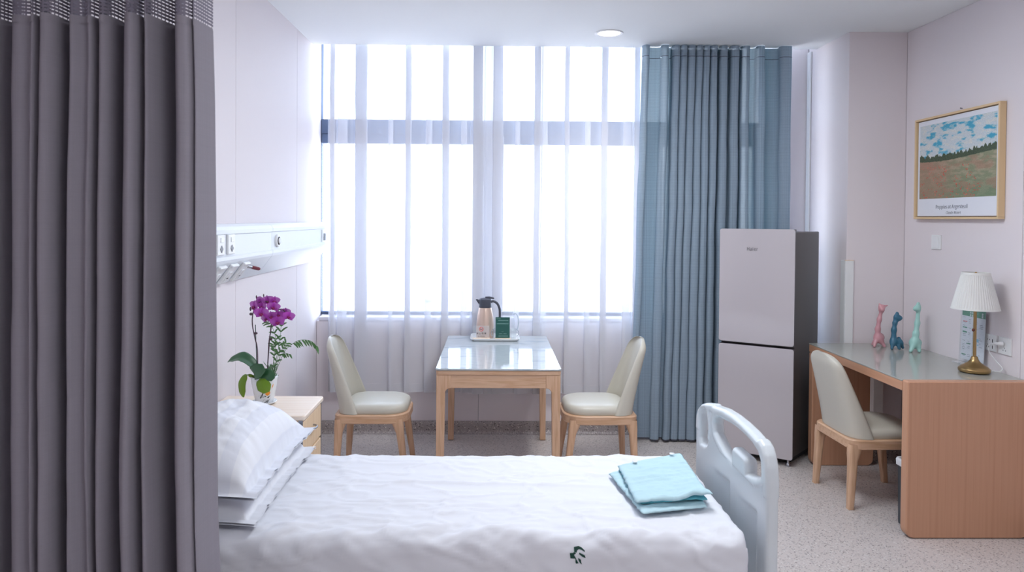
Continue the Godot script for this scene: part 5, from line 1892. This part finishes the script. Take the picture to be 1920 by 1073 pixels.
func wall_things() -> void:
	# framed poster
	var d0 := 3.68
	var d1 := 4.428
	var y0 := 1.618
	var y1 := 2.246
	var t := thing("framed_poster", "light wood framed poster of a flowery meadow, hung on the right wall", "picture", V(XR - 0.001, (y0 + y1) / 2, (d0 + d1) / 2))
	var w := d1 - d0
	var h := y1 - y0
	for q in [[0, h / 2 - 0.006, w, 0.012], [0, -h / 2 + 0.006, w, 0.012], [-w / 2 + 0.006, 0, 0.012, h - 0.0245], [w / 2 - 0.006, 0, 0.012, h - 0.0245]]:
		obj_box("frame", Vector3(-0.019, q[1], q[0]), Vector3(0.036, q[3], q[2]), m.picture_wood, t)
	obj_box("backing", Vector3(-0.014, 0, 0), Vector3(0.012, h - 0.026, w - 0.026), m.brown_edge, t)
	obj_box("mount", Vector3(-0.0215, 0, 0), Vector3(0.0025, h - 0.034, w - 0.034), m.paper, t)
	var st := ns()
	st.set_smooth_group(-1)
	var a := Vector2(-w / 2 + 0.036, h / 2 - 0.046)   # far top corner in (z, y)
	var b := Vector2(w / 2 - 0.036, -h / 2 + 0.125)
	var pm := mat(Color.WHITE, 0.55)
	pm.albedo_texture = landscape()
	var cs := [Vector3(-0.0232, a.y, a.x), Vector3(-0.0232, a.y, b.x), Vector3(-0.0232, b.y, b.x), Vector3(-0.0232, b.y, a.x)]
	var us := [Vector2(0, 0), Vector2(1, 0), Vector2(1, 1), Vector2(0, 1)]
	for i in [0, 1, 2, 0, 2, 3]:
		st.set_uv(us[i])
		st.add_vertex(cs[i])
	obj("print", st, pm, t)
	var bs := Basis(Vector3(0, 0, 1), Vector3.UP, Vector3(-1, 0, 0))
	text("lettering", "Poppies at Argenteuil", 0.030, m.print_grey, t, Vector3(-0.0232, -h / 2 + 0.073, -0.03), bs)
	text("lettering", "Claude Monet", 0.020, m.print_grey, t, Vector3(-0.0232, -h / 2 + 0.038, -0.01), bs * Basis(Vector3(1, 0, 0), Vector3(0.25, 1, 0), Vector3(0, 0, 1)), "Droid Serif")
	st = ns()
	tube(st, [Vector3(0, h / 2 + 0.016, 0.02), Vector3(-0.012, h / 2 + 0.018, 0.02)], 0.004, 8)
	obj("hanging_nail", st, m.steel, t)
	# light switch under the poster
	var s := thing("light_switch", "white light switch below the poster on the right wall", "light switch", V(XR - 0.0005, 1.476, 4.245))
	obj_box("plate", Vector3(-0.004, 0, 0), Vector3(0.008, 0.088, 0.088), m.white_plastic, s)
	var rk := obj_box("rocker", Vector3(-0.0095, 0, 0), Vector3(0.004, 0.070, 0.056), m.white_gloss, s)
	rk.rotation.z = 0.03
	# two sockets by the lamp
	for k in 2:
		var d: float = [3.760, 3.655][k]
		var so := thing("wall_socket", ["white wall socket with many pin holes and nothing plugged in", "white wall socket with the lamp's plug in it"][k], "socket", V(XR - 0.0005, 0.944, d), 0.0, "wall sockets above the desk")
		obj_box("plate", Vector3(-0.0045, 0, 0), Vector3(0.009, 0.09, 0.09), m.white_plastic, so)
		st = ns()
		for q in ([[0.016, -0.022], [0.016, -0.006], [-0.012, -0.02], [-0.024, -0.012], [-0.024, -0.028]] if k == 0 else [[-0.012, 0.0], [-0.024, -0.009], [-0.024, 0.009]]):
			box(st, Vector3(-0.0093, q[0], q[1]), Vector3(0.001, 0.007, 0.003), 0.0002)
		if k == 0:
			box(st, Vector3(-0.0093, 0.012, 0.016), Vector3(0.001, 0.018, 0.005), 0.0002)
			box(st, Vector3(-0.0093, -0.022, 0.016), Vector3(0.001, 0.018, 0.005), 0.0002)
		obj("pin_hole", st, m.dark, so)
	# corner guard on the column
	var g := thing("corner_guard", "white plastic corner guard on the wall edge between fridge and desk", "corner guard", V(2.3408, 0.095, 4.5855))
	st = ns()
	prism(st, PackedVector2Array([Vector2(-0.012, -0.06), Vector2(-0.009, -0.06), Vector2(-0.009, -0.001), Vector2(0.0, 0.001), Vector2(0.046, 0.001), Vector2(0.046, 0.009), Vector2(-0.008, 0.009), Vector2(-0.012, 0.005)]), Vector3(0, 0, 0), Vector3(1, 0, 0), Vector3(0, 0, 1), Vector3.DOWN, -1.245, 0.0008, false)
	st = ns()
	box(st, Vector3(0.017, 0.6225, 0.006), Vector3(0.056, 1.245, 0.010), 0.002)
	box(st, Vector3(-0.0065, 0.6225, -0.026), Vector3(0.009, 1.245, 0.054), 0.002)
	obj("guard", st, m.white_plastic, g)
	st = ns()
	box(st, Vector3(0.0165, 1.247, 0.006), Vector3(0.059, 0.004, 0.012), 0.001)
	obj("end_cap", st, m.pale_wood, g)

func ceiling_lamp() -> void:
	for q in [[0.7, 0.25], [0.7, 3.15]]:
		var pl := thing("ceiling_panel_light", ["flat white ceiling panel light above the camera", "flat white ceiling panel light between the bed and the table"][0 if q[1] < 1.0 else 1], "ceiling light", V(q[0], HC, q[1]))
		var s := ns()
		for k in [[0, 0.595, 0.62, 0.02], [0, -0.595, 0.62, 0.02], [0.30, 0, 0.02, 1.169], [-0.30, 0, 0.02, 1.169]]:
			box(s, Vector3(k[0], -0.009, k[1]), Vector3(k[2], 0.017, k[3]), 0.002)
		obj("frame", s, m.white, pl)
		s = ns()
		box(s, Vector3(0, -0.008, 0), Vector3(0.578, 0.012, 1.168), 0.001)
		obj("lamp_diffuser", s, m.lamp_glow, pl)
	var t := thing("ceiling_light", "round recessed ceiling light glowing white before the window", "ceiling light", V(0.767, HC, 4.678))
	var st := ns()
	lathe(st, [Vector2(0.074, -0.002), Vector2(0.078, -0.006), Vector2(0.088, -0.007), Vector2(0.094, -0.004), Vector2(0.095, -0.0006)], 48)
	obj("trim_ring", st, m.white, t)
	st = ns()
	lathe(st, [Vector2(0.0, -0.0035), Vector2(0.0735, -0.003), Vector2(0.0735, -0.0008), Vector2(0.0, -0.0008)], 40)
	obj("lamp_diffuser", st, m.lamp_glow, t)
	var l := SpotLight3D.new()
	l.name = "lamp_light"
	l.light_color = rgb(255, 248, 236)
	l.light_energy = 0.3
	l.light_size = 0.07
	l.spot_range = 12.0
	l.spot_attenuation = 2.0
	l.spot_angle = 46.0
	l.shadow_enabled = true
	l.position = Vector3(0, -0.02, 0)
	l.rotation.x = -PI / 2
	t.add_child(l)
